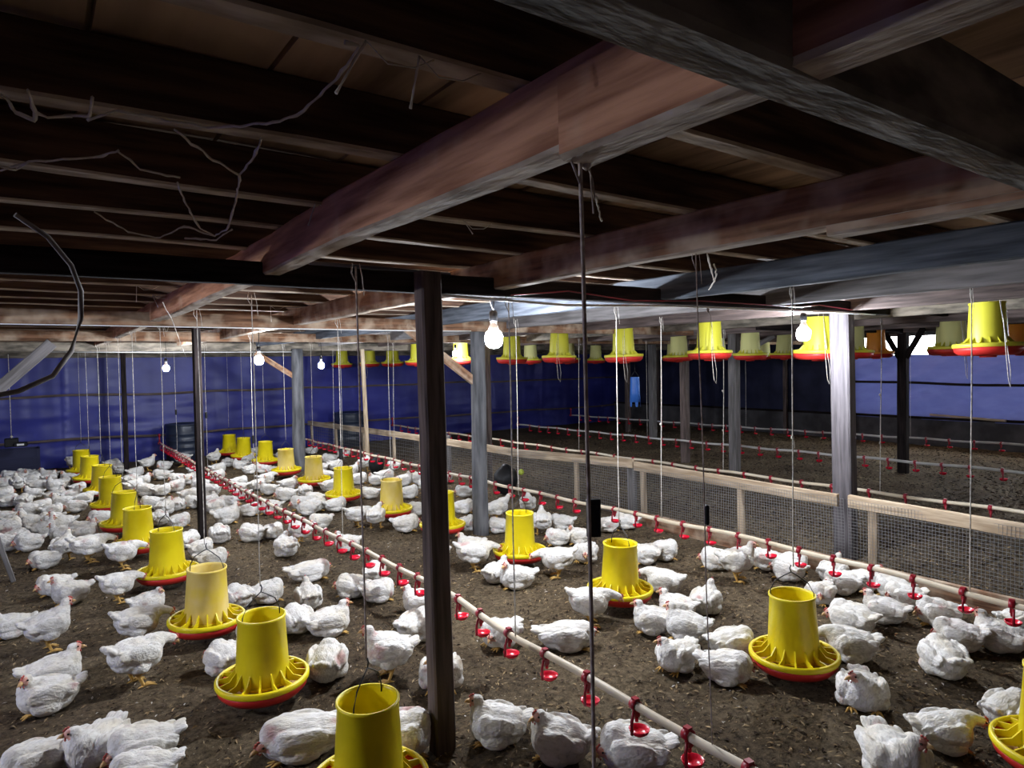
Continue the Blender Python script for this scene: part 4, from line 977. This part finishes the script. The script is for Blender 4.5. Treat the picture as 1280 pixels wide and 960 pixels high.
pts = []
for e in HENS:
    x, y, ang, pose, sc, lab = e; sc *= .92
    c = floor_at(x, y); v = ray(x, y); u = Vector((v[0], v[1], 0)).normalized()
    off = .075*sc if pose[0] != 'S' else .03*sc
    if y > 940: off = .02
    c = c+u*off
    view = math.atan2(u.y, u.x)
    head = math.radians(ang)+view-PI/2+random.uniform(-.12, .12)
    pts.append([c.x, c.y, head, pose, sc, lab])
# keep the birds from standing inside each other, the feeders and the posts
POSTS = [(1.22, 2.215, .06), (4.74, 2.56, .08), (1.12, 6.08, .05), (1.06, 11., .05), (3.10, 4.84, .08), (3.07, 9.55, .09), (1.98, 11.95, .28), (4.28, 6.15, .13), (3.75, 8.45, .1)]
P0 = [(p[0], p[1]) for p in pts]
for it in range(40):
    for i, a in enumerate(pts):
        for j in range(i+1, len(pts)):
            b = pts[j]; dx, dy = b[0]-a[0], b[1]-a[1]; d = math.hypot(dx, dy) or 1e-4
            mn = .212*(a[4]+b[4])/2
            if d < mn:
                k = .25*(mn-d)/d; a[0] -= dx*k; a[1] -= dy*k; b[0] += dx*k; b[1] += dy*k
        for fx_, fy_ in FEED:
            dx, dy = a[0]-fx_, a[1]-fy_; d = math.hypot(dx, dy) or 1e-4
            mn = .205+(.15 if a[3] in ('SF', 'G') else .125)*a[4]
            if d < mn: a[0] += dx/d*(mn-d)*.5; a[1] += dy/d*(mn-d)*.5
        if a[0] > 4.20: a[0] -= .8*(a[0]-4.20)
        for px_, py_, pr in POSTS:
            dx, dy = a[0]-px_, a[1]-py_; d = math.hypot(dx, dy) or 1e-4; mn = pr+.10*a[4]
            if d < mn: a[0] += dx/d*(mn-d)*.5; a[1] += dy/d*(mn-d)*.5
for x, y, hd, pose, sc, lab in pts:
    flat = pose == 'TZ'; o = bpy.data.objects.new('broiler_chicken', CH['T' if flat else pose]); C.objects.link(o)
    o.location = (x, y, .002); o.rotation_euler = (0, 0, hd); s = sc*random.uniform(.95, 1.05)
    o.scale = (s*random.uniform(.96, 1.06), s*random.uniform(.95, 1.08), s*random.uniform(.93, 1.05))
    if flat: o.scale = (s*1.22, s*.98, s*.84)
    if isinstance(lab, tuple): tag(o, lab[0], 'chicken', lab[1])
    else: tag(o, lab, 'chicken', 'white broiler flock')
print('chickens', len(pts))

# loose feathers, shavings and straw in the litter
def gz(x, y): return .014*noise.noise((x*2.1, y*2.1, 1))+.010*noise.noise((x*7, y*7, 4))+.006*noise.noise((x*19, y*19, 7))-.004
def scatter(n, lmin, lmax, wmin, wmax, lift, xmax=4.2, xmin=-.5):
    bm = bmesh.new()
    for i in range(n):
        y = .5+9.5*random.random()**1.7; x = random.uniform(xmin, xmax)
        l = random.uniform(lmin, lmax); wd = l*random.uniform(wmin, wmax); a = random.uniform(0, 2*PI); z = gz(x, y)+.002
        ca, sa = math.cos(a), math.sin(a); h1 = random.uniform(0, lift)
        vv = [bm.verts.new((x+ca*u*l-sa*v_*wd, y+sa*u*l+ca*v_*wd, z+dz)) for u, v_, dz in ((-.5, 0, 0), (0, -.5, lift*.4), (.5, 0, h1), (0, .5, lift*.6))]
        bm.faces.new(vv)
    return bm
M_['straw'] = noise_mat('straw_bits', (.13, .085, .04), (.42, .31, .17), (25, 25, 25), 1., .95, 0)
M_['clod'] = noise_mat('dark_litter_bits', (.014, .009, .006), (.07, .045, .028), (25, 25, 25), 1., .95, 0)
tag(obj('feather_litter', scatter(1300, .008, .03, .15, .4, .006), M_['web']), 'scattered small white feathers and shavings lying on the brown litter', 'feathers', kind='stuff')
# straw and crumbs are part of the littered floor's own surface
for m_, bm_ in ((M_['straw'], scatter(26000, .008, .034, .10, .35, .010)), (M_['clod'], scatter(16000, .008, .03, .25, .7, .012)), (M_['straw'], scatter(9000, .014, .045, .15, .4, .012, 11.8, 4.6)), (M_['clod'], scatter(12000, .02, .06, .25, .7, .02, 11.8, 4.6))):
    FLOOR.data.materials.append(m_); ix = len(FLOOR.data.materials)-1
    bm = bmesh.new(); bm.from_mesh(FLOOR.data); nf = len(bm.faces)
    tmp = bpy.data.meshes.new('tmp'); bm_.to_mesh(tmp); bm_.free(); bm.from_mesh(tmp); bpy.data.meshes.remove(tmp)
    bm.faces.ensure_lookup_table()
    for f in bm.faces[nf:]: f.material_index = ix
    bm.to_mesh(FLOOR.data); bm.free()
